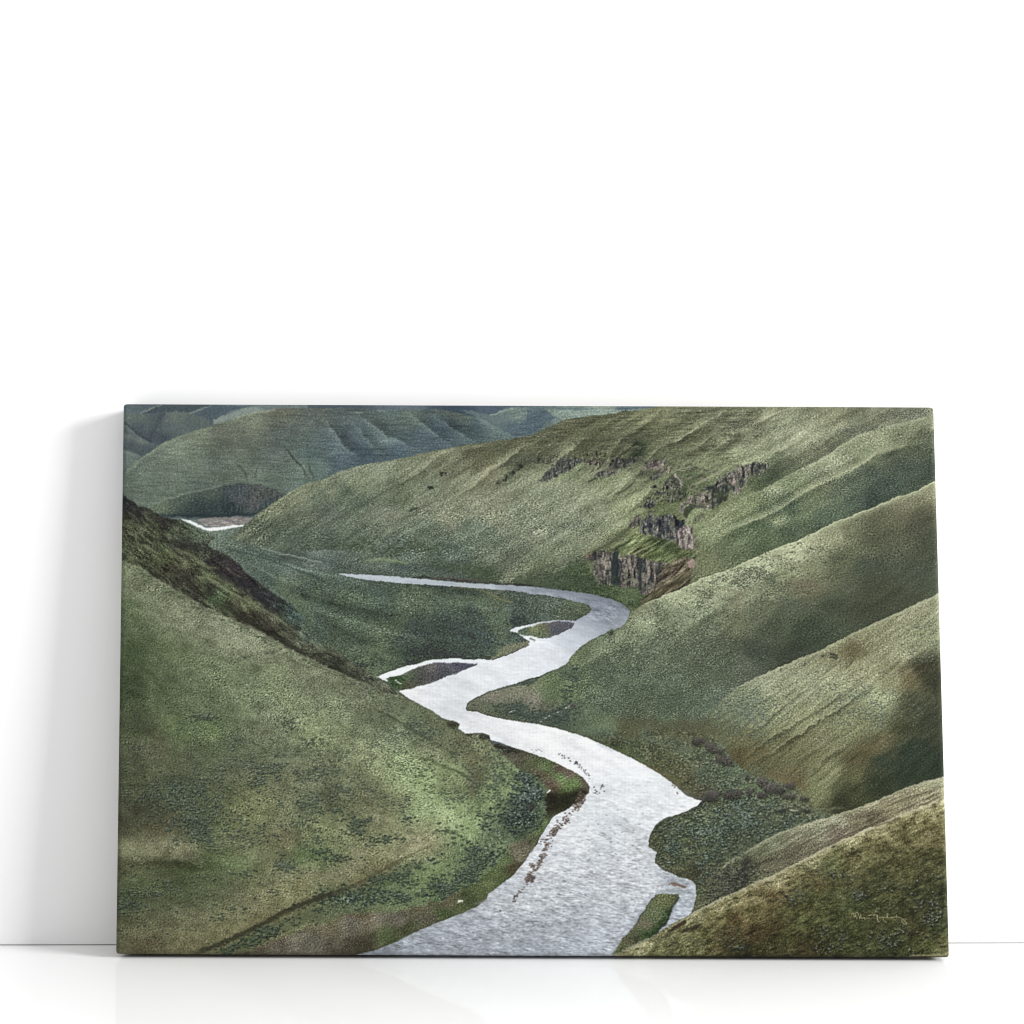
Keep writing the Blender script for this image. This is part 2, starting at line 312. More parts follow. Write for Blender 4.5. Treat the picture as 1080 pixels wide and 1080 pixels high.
# ---------------- the middle hill
m1top = f(*A1, 600, 735, 630, 700, 690, 640, 740, 600, 800, 560, 860, 520, 920, 480, 1000, 440, 1080, 420) + \
    f(*A2, 100, 375, 200, 345, 300, 330, 420, 310, 520, 285, 640, 260, 750, 240, 850, 228, 980, 210, 1060, 195) + \
    f(*A3, 30, 180, 60, 165, 120, 140, 170, 110, 330, 90, 450, 75, 560, 60, 640, 46, 700, 20)
M1 = poly(m1top+[(1040, 400), (1040, 700), (690, 700), (665, 642), (640, 631), (611, 624), (560, 617)]+f(*B2, 900, 235, 770, 205, 640, 165, 520, 140, 440, 128, 400, 112, 300, 100, 220, 85, 130, 68, 0, 62)+f(*B1, 960, 75, 820, 60, 720, 40), .7)
s1 = [(255, 560, (92, 100, 84)), (275, 545, (116, 124, 98)), (300, 530, (116, 124, 98)), (330, 512, (116, 126, 102)), (310, 548, (88, 96, 82)), (280, 566, (82, 92, 80)), (330, 530, (92, 102, 88)), (345, 522, (98, 106, 88)),
      (340, 545, (88, 96, 88)), (310, 572, (80, 90, 80)), (345, 572, (78, 90, 80)), (365, 500, (122, 132, 112)), (400, 495, (118, 128, 108)), (430, 488, (112, 120, 96)), (440, 500, (106, 116, 92)), (380, 510, (110, 120, 96)),
      (365, 521, (82, 94, 80)), (385, 530, (84, 94, 82)), (420, 520, (92, 102, 82)), (400, 545, (110, 116, 100)), (450, 530, (110, 116, 98)), (450, 512, (108, 118, 98)), (470, 482, (108, 112, 88)), (490, 475, (90, 92, 72)),
      (520, 470, (88, 92, 70)), (545, 466, (92, 94, 70)), (470, 495, (100, 104, 84)), (500, 490, (96, 98, 76)), (520, 485, (96, 100, 72)), (500, 510, (112, 118, 94)), (520, 500, (118, 118, 92)), (545, 490, (84, 90, 72)),
      (540, 510, (108, 116, 92)), (520, 530, (124, 128, 104)), (480, 545, (116, 120, 100)), (550, 550, (116, 124, 104)), (500, 560, (98, 110, 96)), (440, 560, (94, 104, 90)), (380, 565, (88, 98, 86)), (420, 580, (84, 96, 88)),
      (480, 585, (88, 100, 92)), (530, 590, (98, 106, 90)), (540, 605, (92, 98, 80)), (470, 598, (70, 84, 72)), (510, 608, (74, 84, 66)), (580, 600, (84, 94, 72)), (600, 585, (98, 106, 86)), (600, 610, (68, 80, 64)),
      (580, 560, (118, 126, 106)), (600, 540, (120, 128, 106)), (630, 520, (122, 130, 104)), (650, 510, (122, 132, 98)), (600, 510, (116, 124, 98)), (580, 520, (112, 122, 98)), (600, 495, (104, 116, 84)), (640, 500, (110, 120, 86)),
      (640, 545, (124, 134, 104)), (660, 530, (122, 134, 92)), (620, 575, (108, 116, 92)), (635, 590, (84, 92, 58)), (650, 570, (100, 108, 70)),
      (575, 480, (84, 88, 68)), (600, 450, (84, 86, 66)), (620, 465, (88, 92, 68)), (640, 445, (86, 90, 66)), (660, 460, (84, 88, 66)), (690, 440, (100, 104, 74)), (680, 470, (66, 74, 58)), (700, 455, (88, 92, 68)), (730, 440, (96, 100, 76)),
      (760, 440, (92, 96, 76)), (740, 465, (86, 90, 66)), (700, 480, (92, 100, 72)), (730, 500, (84, 96, 66)), (755, 490, (112, 124, 88)), (780, 480, (132, 140, 106)), (760, 475, (96, 102, 76)), (790, 460, (104, 108, 84)),
      (800, 440, (100, 104, 80)), (820, 435, (120, 124, 96)), (840, 445, (114, 120, 94)), (830, 460, (122, 128, 102)), (800, 475, (130, 138, 106)), (850, 460, (132, 138, 110)), (880, 440, (120, 124, 94)), (860, 475, (104, 108, 82)),
      (880, 465, (96, 100, 78)), (900, 450, (96, 102, 84)), (920, 436, (108, 112, 90)), (960, 433, (104, 110, 92)), (985, 436, (118, 122, 98)), (840, 490, (84, 94, 70)), (820, 500, (70, 84, 60)), (800, 510, (78, 90, 62)), (790, 520, (100, 112, 76)),
      (690, 590, (84, 88, 54)), (720, 590, (96, 88, 74)), (740, 590, (96, 104, 74)), (740, 555, (112, 124, 84)), (770, 540, (112, 124, 84)), (700, 540, (88, 100, 62)), (670, 580, (88, 104, 58)), (700, 630, (66, 64, 48)), (670, 625, (84, 100, 62)), (640, 615, (70, 84, 52))]
put(M1, field(s1, .7, 5, 1.8))
mul(M1, 1+(noise(7, 1.2, -32)*.03+noise(14, 2.2, -33)*.045+noise(2.2, .8, -34)*.03+N1*.06+N2*.05)[..., None])
# bedding lines on the crest (near horizontal)
CR = M1*sm(-(PY-.02*(PX-600)), -500, -470)*sm(PX, 470, 560)*sm(-PX, -860, -760)
st = noise(9, .5, -2, lo=3)+.5*noise(4, .4, -4); mul(CR*sm(F3, -1.2, .8), 1-.15*np.clip(st-.4, 0, 2)[..., None]); add(CR*np.clip(-st-1.0, 0, 1), (14, 14, 8))
# slope folds
def folds(M, lst, off, kd=.3, kl=.35, w=2.5, lc=(138, 144, 112)):
    for a, g in lst:
        L = f(*off, *a)
        relief(M, L, w*2.6, -.09*g); relief(M, L, w, -.10*g); mul(line(L, .7, w*.7, taper=.25)*M, 1-.5*kd*g); put(line([(x-.2*w, y-.5*w) for x, y in L], w*.5, .6, taper=.3)*M, lc, .38*kl*g)
folds(M1, [((1080, 235, 1000, 290, 880, 370, 760, 470, 700, 510), 1.3), ((720, 270, 600, 300, 500, 390, 330, 480), .6), ((900, 240, 800, 260, 700, 280), .5), ((520, 330, 540, 400, 520, 440), .4)], A2, .22, .45, 2.6, (140, 142, 108))
put(line(f(*A2, 1080, 228, 980, 300, 880, 375, 800, 440, 740, 480, 680, 515), 1.6, .8, taper=.1), (140, 142, 110), .6)
for q, o, s in ((f(*A2, 1000, 340, 1030, 350, 1000, 380, 960, 400, 940, 430, 890, 440), .55, 2), (f(*A2, 600, 385, 640, 390, 610, 400), .6, 1), (f(*A2, 540, 460, 575, 462), .6, 1.1), (f(*A2, 440, 585, 520, 565), .5, 1.3)):
    mul(line(q, s, taper=.1)*sm(F3, -.8, .6), (1-o, 1-o, 1-o*.85))
folds(M1, [((340, 150, 260, 230, 180, 290, 60, 420, -20, 480), 1.0), ((720, 60, 560, 160, 440, 250, 400, 330, 300, 430), .9), ((1020, 60, 900, 150, 760, 220, 650, 280, 560, 390, 420, 500), 1.0),
           ((980, 170, 860, 260, 760, 300), .8), ((1080, 190, 980, 250, 900, 310), .6), ((600, 380, 520, 430, 420, 500, 300, 560), .6), ((660, 450, 560, 540, 480, 620), .7)], A3, .28, .40, 3.2, (136, 142, 104))
put(line(f(*A3, 1020, 50, 960, 90, 890, 130, 850, 160, 780, 205, 700, 250), 1.3, .8, taper=.2)*sm(F3, -1.2, .3), (160, 162, 124), .75)
put(line(f(*A3, 1070, 330, 960, 390, 880, 430, 800, 490), 2.4, 2.0, taper=.2), (142, 150, 108), .55)
put(line(f(*A3, 240, 230, 180, 285, 120, 340, 40, 420), 1.0, taper=.2), (140, 142, 104), .6)
put(line(f(*A3, 640, 45, 560, 80, 470, 125, 400, 150), 1.3, taper=.3), (118, 122, 84), .6)
put(line(f(*A3, 660, 370, 610, 410, 480, 450, 360, 560), 1.1, taper=.3), (140, 150, 108), .5)
folds(M1, [((240, 60, 130, 110, 60, 160), .7), ((420, 170, 280, 235, 180, 290, 60, 350), .5), ((640, 130, 520, 180, 430, 240, 330, 310), .6)], A4, .18, .4, 3, (140, 144, 114))
put(line(f(*A4, 230, 60, 150, 95, 80, 130), 1.2, taper=.3), (160, 162, 128), .6)
put(line(f(*A4, 340, 205, 250, 245, 120, 300), 1.5, taper=.3), (146, 150, 118), .6)
# little knobs on the skyline
put(line([(655.5, 434), (658, 434.2)], .9), (40, 48, 40)); put(line([(660, 433.5), (661, 434)], .9), (40, 48, 40))

# rock bands and cliffs
def rock(pts, top=(120, 112, 112), low=(58, 58, 64), jit=1.6, a=1.0, ang=88, dark=.5, seed=0):
    m = poly(pts, jit, .5)
    v = noise(.7, 3.2, ang-90+rng.uniform(-6, 6)); w = noise(1.1, 1.3)
    low = np.asarray(low, np.float32)*.88; top = np.asarray(top, np.float32)*np.array([.93, .97, .95], np.float32); c = low+(np.asarray(top, np.float32)-np.asarray(low, np.float32))*sm(v*.8+w*.7, -2.0, 2.0)[..., None]
    put(m, c, a); mul(m, 1+(N1*.10+emboss(N2)*.07)[..., None]); mul(m*sm(noise(.8, 2.4), .8, 1.9), 1-dark)
    put(m*sm(noise(1.2, .8), 1.3, 2), (84, 96, 62), .6)
    add(m*sm(noise(.6, 1.2), 1.5, 2.3), (40, 30, 30))
    return m
def g1(*c): return [(560+c[i]*.12963, 460+c[i+1]*.12963) for i in range(0, len(c), 2)]
def g2(*c): return [(660+c[i]*.12963, 470+c[i+1]*.12963) for i in range(0, len(c), 2)]
def g3(*c): return [(600+c[i]*.12963, 550+c[i+1]*.12963) for i in range(0, len(c), 2)]
rock(g1(60, 370, 110, 310, 180, 250, 240, 175, 290, 165, 340, 180, 360, 160, 420, 190, 370, 230, 320, 285, 290, 290, 240, 300, 180, 345, 120, 360), (88, 88, 92), (50, 56, 62), a=.9)
rock(g1(0, 190, 60, 180, 120, 195, 200, 150, 240, 130, 200, 190, 140, 225, 60, 225, 0, 220), (84, 82, 76), (56, 60, 58), a=.6)
rock(g1(380, 170, 440, 185, 500, 175, 580, 185, 600, 210, 580, 230, 500, 240, 450, 225, 400, 200), (122, 106, 102), (66, 66, 66), a=.75)
rock(g1(440, 130, 520, 120, 620, 140, 640, 160, 560, 175, 450, 165), (86, 86, 70), (62, 66, 56), a=.5)
rock(g1(500, 330, 520, 300, 580, 280, 640, 290, 700, 280, 690, 310, 620, 330, 560, 330), (112, 106, 108), (50, 54, 60), a=.9)
rock(g1(620, 270, 650, 215, 690, 175, 740, 170, 860, 175, 870, 210, 800, 240, 740, 265, 700, 300, 640, 320), (100, 92, 92), (46, 50, 54), a=.95)
mul(line(g1(860, 60, 900, 80, 880, 130, 800, 190, 760, 240), 3.4)*1., (.72, .76, .76)); mul(line(g1(700, 180, 780, 120, 860, 50), 1.0), .62)
rock(g1(900, 280, 930, 210, 980, 195, 1060, 190, 1100, 210, 1100, 260, 1040, 270, 960, 275), (140, 126, 122), (72, 72, 74), a=.85)
for p_ in ((960, 360, 1000, 300, 1040, 300, 1010, 340), (880, 320, 910, 295, 930, 310), (980, 420, 1010, 400, 1000, 430), (1010, 470, 1040, 430, 1060, 450, 1040, 475), (935, 500, 970, 495, 975, 512, 940, 515), (880, 580, 960, 530, 1010, 530, 1010, 570, 960, 585)):
    rock(g1(*p_), (84, 84, 84), (40, 46, 48), 1.2, .95)
mul(line(g1(690, 470, 770, 430, 850, 360), .7, .9), .72); mul(line(g1(460, 370, 520, 345), 1.0), .6)
rock(g2(140, 190, 160, 150, 210, 130, 270, 120, 300, 130, 350, 165, 380, 200, 340, 215, 290, 200, 220, 195), (148, 130, 122), (78, 76, 78), a=.85)
rock(g2(185, 280, 210, 235, 270, 210, 280, 235, 220, 285), (92, 92, 92), (52, 58, 62), a=.9)
rock(g2(300, 420, 310, 300, 350, 255, 400, 230, 450, 250, 460, 330, 430, 360, 380, 370, 330, 420), (112, 106, 106), (52, 56, 58), a=.85)
put(line(g2(400, 245, 430, 260, 450, 320), 1.0), (164, 150, 136), .6)
rock(g2(330, 460, 360, 410, 400, 390, 440, 360, 500, 370, 480, 430, 430, 470, 380, 470), (108, 106, 102), (44, 52, 46), a=.8)
put(poly(g2(400, 370, 480, 350, 500, 400, 460, 440, 400, 430), 2), (48, 58, 42), .6)
rock(g2(160, 430, 230, 430, 260, 480, 210, 505, 130, 500), (104, 100, 104), (54, 58, 62), a=.7)
rock(g2(200, 355, 240, 320, 250, 340, 230, 362), (70, 74, 74), (40, 46, 48)); rock(g2(235, 400, 260, 360, 290, 365, 280, 395), (70, 74, 74), (44, 50, 52))
rock(g2(430, 500, 480, 450, 540, 410, 600, 390, 690, 380, 700, 460, 680, 530, 600, 520, 540, 500, 500, 470), (142, 126, 124), (74, 74, 76), a=.85)
rock(g2(640, 350, 720, 320, 760, 270, 830, 230, 900, 200, 960, 160, 1000, 150, 1090, 150, 1090, 240, 1010, 240, 970, 310, 930, 380, 870, 400, 860, 330, 760, 330, 690, 380), (128, 116, 116), (48, 54, 60), a=.95)
put(line(g2(870, 235, 890, 280, 880, 320), 2.4), (156, 136, 134), .55)
DKH = poly(g2(685, 385, 760, 320, 870, 325, 850, 380, 800, 450, 740, 500, 700, 520, 680, 470), 2.5, .8); put(DKH, (48, 51, 56), .8); mul(DKH, 1+(noise(.7, 2.4)*.22)[..., None])
put(poly(g2(700, 375, 790, 360, 840, 385, 790, 430, 700, 440), 1.5), (50, 62, 40), .6)
rock(f(*A4, -10, 355, 40, 340, 110, 335, 160, 345, 130, 380, 60, 390, 40, 430, 0, 470, -10, 460), (132, 120, 114), (54, 60, 66), a=.9)
for k in range(9): mul(line(g2(760+k*34, 300-k*14, 765+k*33, 330-k*13), .7), .62)
put(poly(g2(430, 545, 440, 500, 480, 480, 500, 510, 495, 550), 1), (116, 112, 118), .7); put(poly(g2(480, 500, 530, 470, 560, 500, 520, 560, 490, 600, 470, 560), 1.2), (46, 56, 42), .85)
rock(g2(560, 580, 640, 550, 640, 590, 560, 640, 520, 650), (100, 96, 92), (66, 72, 58), a=.6)
CL = [g2(0, 700, 40, 620, 80, 560, 140, 560, 190, 570, 200, 720, 130, 690, 60, 690)]
rock(g2(10, 670, 60, 590, 120, 560, 130, 640, 60, 660), (92, 84, 88), (58, 56, 62), a=.8)
rock(g2(105, 690, 130, 590, 200, 560, 270, 570, 380, 560, 440, 600, 470, 600, 480, 640, 430, 700, 420, 770, 250, 790, 200, 720, 150, 720), (118, 114, 112), (54, 58, 68), a=.97)
rock(g3(880, 40, 960, 40, 1010, 60, 1000, 130, 1010, 220, 960, 230, 880, 190, 870, 110), (150, 134, 136), (80, 74, 82), a=.97)
rock(g3(480, 0, 580, 0, 560, 60, 500, 40), (92, 86, 90), (60, 60, 62), a=.6)
for q in ((650, 0, 655, 60, 650, 100), (730, 0, 720, 40), (900, 0, 900, 40, 880, 70), (840, 120, 860, 150), (930, 0, 910, 50)): put(line(g3(*q), 1.3, taper=.1), (34, 42, 56), .8)
put(line(g3(590, 10, 600, 90), .8), (150, 146, 150), .5); put(line(g3(980, 70, 1000, 130, 1000, 220), .9), (172, 152, 152), .7); put(line(g3(900, 60, 890, 130), .8), (168, 150, 152), .6)
RK = M1*ramp([(700, 505, 40, 14, .8), (720, 525, 34, 16, 1), (690, 540, 30, 12, .9), (640, 487, 50, 9, .9), (585, 488, 34, 10, .8), (740, 520, 26, 16, .9), (770, 505, 24, 12, .8), (735, 485, 30, 8, .7), (700, 480, 30, 6, .5), (750, 560, 10, 12, .4), (735, 575, 12, 10, .7), (650, 470, 60, 5, .4)], 1)
rn = noise(2.4, 1.0, -34)+.7*noise(.9, 1.5)
put(RK*sm(rn, 1.0, 1.9), (58, 60, 60), .75); put(RK*sm(np.roll(rn, (3, 1), (0, 1)), 1.1, 2.0), (126, 118, 110), .5)
for a in ((470, 497, 500, 492, 540, 489, 565, 487), (490, 478, 530, 475, 570, 473, 600, 473), (520, 466, 560, 461, 600, 457), (560, 487, 600, 485, 640, 482, 680, 486, 705, 490), (600, 478, 650, 474, 700, 476, 740, 480), (700, 500, 730, 497, 760, 494), (630, 462, 690, 459, 760, 460, 830, 459), (590, 467, 640, 463, 700, 466), (700, 470, 760, 471, 800, 468), (690, 515, 712, 512), (720, 540, 750, 528)):
    L = [(a[i], a[i+1]) for i in range(0, len(a), 2)]; put(line(L, .9, 1.5, taper=.15, jit=3)*sm(F3, -.8, .9), (60, 62, 54), .6); put(line([(x, y-1.5) for x, y in L], .8, taper=.15, jit=3)*sm(F3, -.2, 1), (134, 134, 106), .4)
# grassy aprons under the upper cliffs
GA = poly(g3(330, 220, 480, 130, 560, 70, 620, 110, 720, 130, 780, 140, 880, 190, 960, 235, 1060, 215, 1090, 240, 1090, 330, 1000, 300, 900, 300, 820, 340, 740, 330, 640, 320, 560, 290, 440, 260), 1.8)
put(GA, field([(650, 575, (96, 112, 60)), (670, 570, (100, 116, 64)), (690, 572, (60, 72, 42)), (700, 575, (56, 68, 44)), (665, 583, (100, 108, 64)), (640, 582, (66, 72, 52)), (720, 583, (84, 96, 56)), (735, 585, (92, 100, 68)), (690, 588, (76, 90, 48))], .5, 4))
mul(GA, 1+(noise(3, .7, -30)*.16+N1*.1)[..., None])
put(line(g3(560, 250, 640, 210, 740, 160), .8), (150, 156, 104), .5); put(line(g3(350, 215, 440, 150, 560, 60), 1.6), (128, 132, 88), .6); put(line(g3(120, 270, 200, 210, 340, 110, 440, 60), 1.6), (126, 130, 88), .5)
put(line(g3(200, 250, 330, 180, 480, 60), 2.2), (62, 66, 48), .6)
put(line(g3(380, 240, 420, 200, 500, 150), 1.2), (40, 46, 42), .7); put(line(g3(560, 270, 620, 235), 1.2), (40, 46, 42), .7)
# the big lower cliff
rock(g3(125, 300, 150, 260, 210, 240, 230, 290, 190, 330, 140, 320), (116, 92, 90), (62, 56, 56), a=.95)
LC = rock(g3(200, 380, 225, 270, 260, 245, 330, 245, 380, 230, 420, 280, 460, 270, 540, 270, 600, 300, 680, 320, 740, 330, 820, 350, 900, 370, 880, 430, 800, 490, 720, 540, 640, 590, 600, 600, 560, 540, 440, 540, 400, 520, 330, 530, 240, 510, 200, 450),
          (122, 112, 108), (60, 58, 64), a=1)
put(LC*sm(noise(1, 3), .3, 1.4), (112, 106, 98), .4)
put(poly(g3(345, 250, 400, 240, 405, 330, 395, 430, 380, 510, 345, 520, 340, 380), 1), (40, 50, 54), .9)
for q, w_ in (((400, 300, 398, 400, 380, 500), 1.6), ((580, 290, 585, 380, 575, 460, 590, 560), 2.0), ((735, 330, 730, 400, 720, 500), 1.4), ((215, 250, 215, 310), 1.8), ((440, 300, 420, 400, 405, 500), 1.0), ((620, 330, 600, 420), .8), ((660, 350, 670, 440, 650, 520), .8)):
    put(line(g3(*q), w_, taper=.05), (34, 42, 52), .8)
for q in ((290, 280, 300, 400), (480, 300, 500, 400), (540, 290, 530, 400), (630, 340, 640, 460), (700, 350, 690, 440)): put(line(g3(*q), 1.1, taper=.2), (150, 138, 132), .5)
put(line(g3(450, 500, 500, 470, 560, 490), 1.5), (120, 124, 96), .7)
BR = poly(g3(740, 350, 830, 340, 920, 300, 1000, 310, 1090, 330, 1090, 480, 900, 560, 720, 650, 580, 690, 600, 600, 700, 540), 1.6)
put(BR, (88, 80, 64), .8); mul(BR, 1+(noise(3, .6, -38)*.2+N1*.1)[..., None])
put(poly(g3(960, 340, 1000, 310, 1080, 330, 1110, 360, 1060, 390, 990, 370), 2), (150, 126, 124), .8)
put(line(g3(560, 690, 700, 600, 900, 480, 1080, 400), 3), (74, 72, 48), .5)
# shrubs at its foot
FT = poly(g3(0, 330, 120, 330, 200, 440, 230, 510, 330, 530, 400, 520, 440, 545, 560, 545, 590, 600, 640, 600, 590, 690, 540, 700, 460, 680, 330, 620, 200, 590, 0, 560), 2, 1.0)
put(FT, (66, 82, 54), .8); mul(FT, 1+(emboss(N3)*.14+N1*.1)[..., None])
bushes(FT, 420, 1.3, (40, 54, 42), (104, 124, 74), .6, .6)
put(poly(g3(360, 620, 420, 570, 560, 560, 600, 620, 540, 640, 420, 640), 2, 1), (96, 112, 68), .4)
# mid-hill stipple
MB = M1*sm(PY, 515, 545)*sm(-PX, -660, -560)
mul(MB, 1+(emboss(N2)*.10)[..., None]); bushes(MB*(1+.7*F8).clip(.1)*sm(PY-.28*(-PX+560)*-1, 0, 1), 4200, .75, (62, 80, 74), (140, 150, 124), .45, .45)
bushes(M1*ramp([(640, 565, 9, 5, 1), (610, 555, 25, 12, .3), (480, 570, 60, 16, .25)], 1), 900, .8, (52, 72, 66), (140, 156, 130), .7, .4)
bushes(M1*ramp([(480, 602, 40, 6, .7), (580, 612, 40, 8, 1), (540, 612, 30, 5, .8), (400, 578, 60, 6, .4)], 1), 1300, .95, (50, 64, 52), (92, 104, 74), .6, .5)
bushes(M1*ramp([(800, 495, 14, 6, .8), (840, 488, 22, 5, 1), (860, 480, 14, 4, .7), (880, 470, 20, 5, .7), (905, 452, 18, 4, .8), (940, 440, 20, 4, 1), (965, 434, 20, 4, 1.2), (810, 505, 20, 8, .6), (790, 447, 16, 5, .4), (825, 450, 12, 3, .3)], 1.2), 1300, .8, (62, 68, 72), (140, 146, 130), .7, .4)

# ---------------- spurs on the right
R1 = sm(PX+.25*(PY-560), 722, 752)*poly(f(*A4, 1200, 60, 1090, 85, 1000, 90, 800, 135, 680, 170, 600, 200, 500, 265, 400, 325, 300, 370, 200, 430, 100, 480, 0, 520)+[(762, 536), (745, 552), (738, 566), (734, 590), (720, 640), (1050, 640)], .7)
s2 = [(745, 560, (116, 128, 90)), (760, 545, (118, 128, 90)), (780, 535, (112, 124, 84)), (800, 525, (100, 112, 78)), (780, 555, (88, 104, 74)), (760, 580, (86, 98, 70)), (740, 590, (96, 104, 72)), (800, 560, (76, 92, 66)), (830, 560, (70, 84, 62)), (800, 580, (74, 86, 64)),
      (820, 515, (120, 130, 98)), (840, 510, (100, 112, 80)), (830, 528, (72, 88, 70)), (815, 540, (90, 104, 76)), (860, 495, (120, 130, 100)), (880, 482, (124, 132, 104)), (900, 470, (120, 128, 98)), (925, 462, (124, 130, 98)), (950, 455, (104, 112, 84)), (980, 445, (112, 118, 92)),
      (860, 508, (104, 114, 82)), (890, 495, (124, 130, 102)), (910, 480, (110, 120, 90)), (930, 472, (120, 126, 96)), (950, 468, (92, 100, 74)), (980, 460, (82, 88, 72)), (940, 480, (76, 84, 70)), (970, 480, (72, 80, 66)), (900, 505, (80, 90, 76)), (880, 515, (88, 98, 80)),
      (920, 497, (70, 80, 70)), (960, 495, (68, 78, 68)), (985, 495, (62, 72, 62)), (900, 525, (70, 82, 70)), (870, 540, (76, 90, 74)), (940, 510, (62, 74, 66)), (980, 505, (64, 74, 62)), (850, 530, (96, 108, 80)), (820, 545, (126, 136, 100)), (840, 550, (80, 94, 70)), (870, 555, (66, 80, 64)), (920, 525, (56, 66, 60))]
put(R1, field(s2, .5, 6, 1.8))
mul(R1, 1+(noise(6, 1.6, -28)*.035+emboss(N2)*.06+N1*.07+N2*.05)[..., None])
put(line(f(*A4, 700, 160, 680, 172, 600, 202, 500, 268, 400, 328, 330, 360), .6, 1.8, taper=.1), (156, 162, 130), .6)
put(line(f(*A4, 990, 92, 850, 128, 740, 150), .7, 2.5, taper=.1), (140, 144, 118), .6)
put(line(f(*A4, 300, 372, 200, 432, 100, 482, 0, 522), .6, 1.3), (134, 142, 106), .5)
R2L = f(*A4, 850, 250, 780, 268, 700, 290, 620, 345, 520, 400, 420, 440, 330, 490, 220, 562, 120, 612, 0, 662, -60, 690)
mul(line(R2L, .6, 9)*R1, (.80, .82, .82)); put(line(R2L, 5.0, 1.6), (136, 144, 108), .50); put(line(R2L[2:-1], 1.2, 1.2), (162, 168, 124), .50)
mul(line([(x-3, y-6) for x, y in R2L[3:]], 2.4, 2.0)*R1, .86)
bushes(R1*ramp([(922, 496, 14, 5, 1.2), (955, 494, 16, 5, 1), (940, 508, 40, 10, .45), (975, 500, 20, 14, .4), (900, 520, 30, 12, .35), (830, 522, 16, 6, .7), (815, 535, 16, 5, .5), (870, 500, 14, 5, .3), (850, 555, 40, 10, .3)], 1.3), 2300, .8, (44, 56, 60), (140, 152, 144), .6, .5)

R3pts = f(*A4, 1250, 330, 1110, 400, 1010, 430, 950, 460, 900, 490, 800, 520, 700, 560, 600, 605, 500, 640, 420, 680, 340, 720)+f(*B4, 200, 50, 100, 95, 0, 140)+f(*B3, 1000, 175, 900, 205, 740, 280, 600, 340, 540, 372, 500, 400, 490, 432, 462, 465, 400, 492, 330, 520, 250, 570, 200, 620, 180, 655, 100, 700, 40, 730)
R3 = poly(R3pts+[(560, 722), (540, 724), (514, 731), (499, 738), (492, 745), (494, 750), (520, 756), (600, 772), (700, 820), (740, 845), (700, 865), (680, 880), (670, 900), (690, 925), (715, 940), (715, 980), (1050, 980), (1050, 480)], .7)
s3 = [(505, 745, (92, 96, 80)), (520, 735, (108, 106, 96)), (540, 728, (108, 108, 92)), (560, 722, (98, 106, 80)), (560, 735, (112, 108, 98)), (520, 748, (78, 88, 70)), (545, 752, (76, 88, 72)), (560, 755, (70, 82, 74)), (575, 730, (88, 104, 72)), (580, 718, (84, 100, 66)), (575, 745, (92, 92, 80)), (600, 725, (92, 112, 72)),
      (600, 712, (74, 88, 70)), (610, 700, (98, 110, 76)), (605, 735, (96, 112, 72)), (590, 755, (66, 78, 70)), (615, 745, (80, 94, 76)), (640, 690, (98, 110, 84)), (660, 668, (110, 120, 92)), (680, 650, (124, 134, 100)), (720, 632, (134, 144, 108)), (760, 612, (140, 150, 114)), (800, 595, (148, 156, 120)), (840, 575, (148, 154, 118)),
      (860, 575, (124, 128, 98)), (880, 562, (120, 124, 92)), (900, 555, (96, 100, 74)), (930, 540, (84, 86, 66)), (960, 525, (104, 104, 80)), (985, 512, (112, 112, 84)), (920, 560, (72, 76, 58)), (970, 545, (72, 74, 58)), (985, 570, (66, 72, 58)), (860, 590, (104, 110, 80)), (830, 600, (116, 124, 90)), (890, 585, (80, 86, 64)), (920, 600, (64, 72, 60)),
      (960, 600, (64, 72, 60)), (930, 620, (62, 68, 54)), (850, 615, (94, 92, 70)), (820, 620, (104, 112, 84)), (780, 615, (134, 142, 110)), (760, 630, (118, 126, 98)), (730, 645, (112, 122, 94)), (780, 635, (112, 114, 88)), (800, 645, (88, 96, 76)), (840, 640, (76, 84, 68)), (880, 640, (62, 70, 56)), (920, 645, (60, 66, 52)), (860, 665, (56, 66, 54)), (820, 665, (70, 78, 62)),
      (780, 665, (92, 98, 72)), (740, 670, (98, 106, 84)), (700, 665, (106, 116, 88)), (680, 690, (92, 102, 82)), (720, 690, (94, 104, 80)), (760, 690, (80, 88, 70)), (800, 690, (62, 70, 60)), (840, 690, (56, 62, 52)), (640, 710, (84, 96, 80)), (700, 720, (84, 96, 80)), (750, 715, (80, 90, 74)), (790, 705, (84, 90, 78)), (650, 735, (84, 98, 80)),
      (700, 745, (84, 98, 76)), (740, 740, (90, 104, 84)), (760, 735, (92, 104, 90)), (640, 757, (92, 108, 80)), (690, 762, (82, 84, 62)), (720, 765, (78, 80, 60)), (745, 765, (84, 86, 60)), (660, 762, (76, 78, 54)), (640, 770, (76, 90, 78)), (680, 775, (76, 88, 80)), (710, 785, (78, 90, 80)), (640, 780, (58, 68, 50)), (660, 790, (72, 88, 62)), (690, 805, (78, 86, 54)), (705, 815, (84, 84, 54)),
      (720, 800, (82, 98, 84)), (750, 800, (80, 94, 84)), (780, 820, (76, 94, 84)), (800, 832, (80, 92, 84)), (740, 820, (76, 92, 84)), (722, 828, (84, 80, 58)), (740, 838, (70, 66, 58)), (760, 845, (84, 100, 78)), (800, 850, (96, 110, 92)), (840, 848, (92, 100, 78)), (860, 855, (84, 96, 80)), (700, 875, (72, 82, 68)), (720, 870, (84, 96, 70)), (690, 895, (72, 78, 56)), (710, 905, (80, 96, 66)), (700, 915, (96, 88, 58)),
      (735, 890, (84, 98, 70)), (730, 915, (62, 64, 48)), (745, 880, (88, 108, 70)), (770, 870, (84, 98, 84)), (800, 870, (78, 90, 80)), (780, 885, (68, 80, 72)), (750, 905, (80, 92, 66)), (745, 925, (84, 84, 72)), (742, 945, (84, 96, 64)), (755, 940, (70, 76, 60)), (740, 960, (88, 92, 74))]
put(R3, field(s3, .6, 6, 1.8))
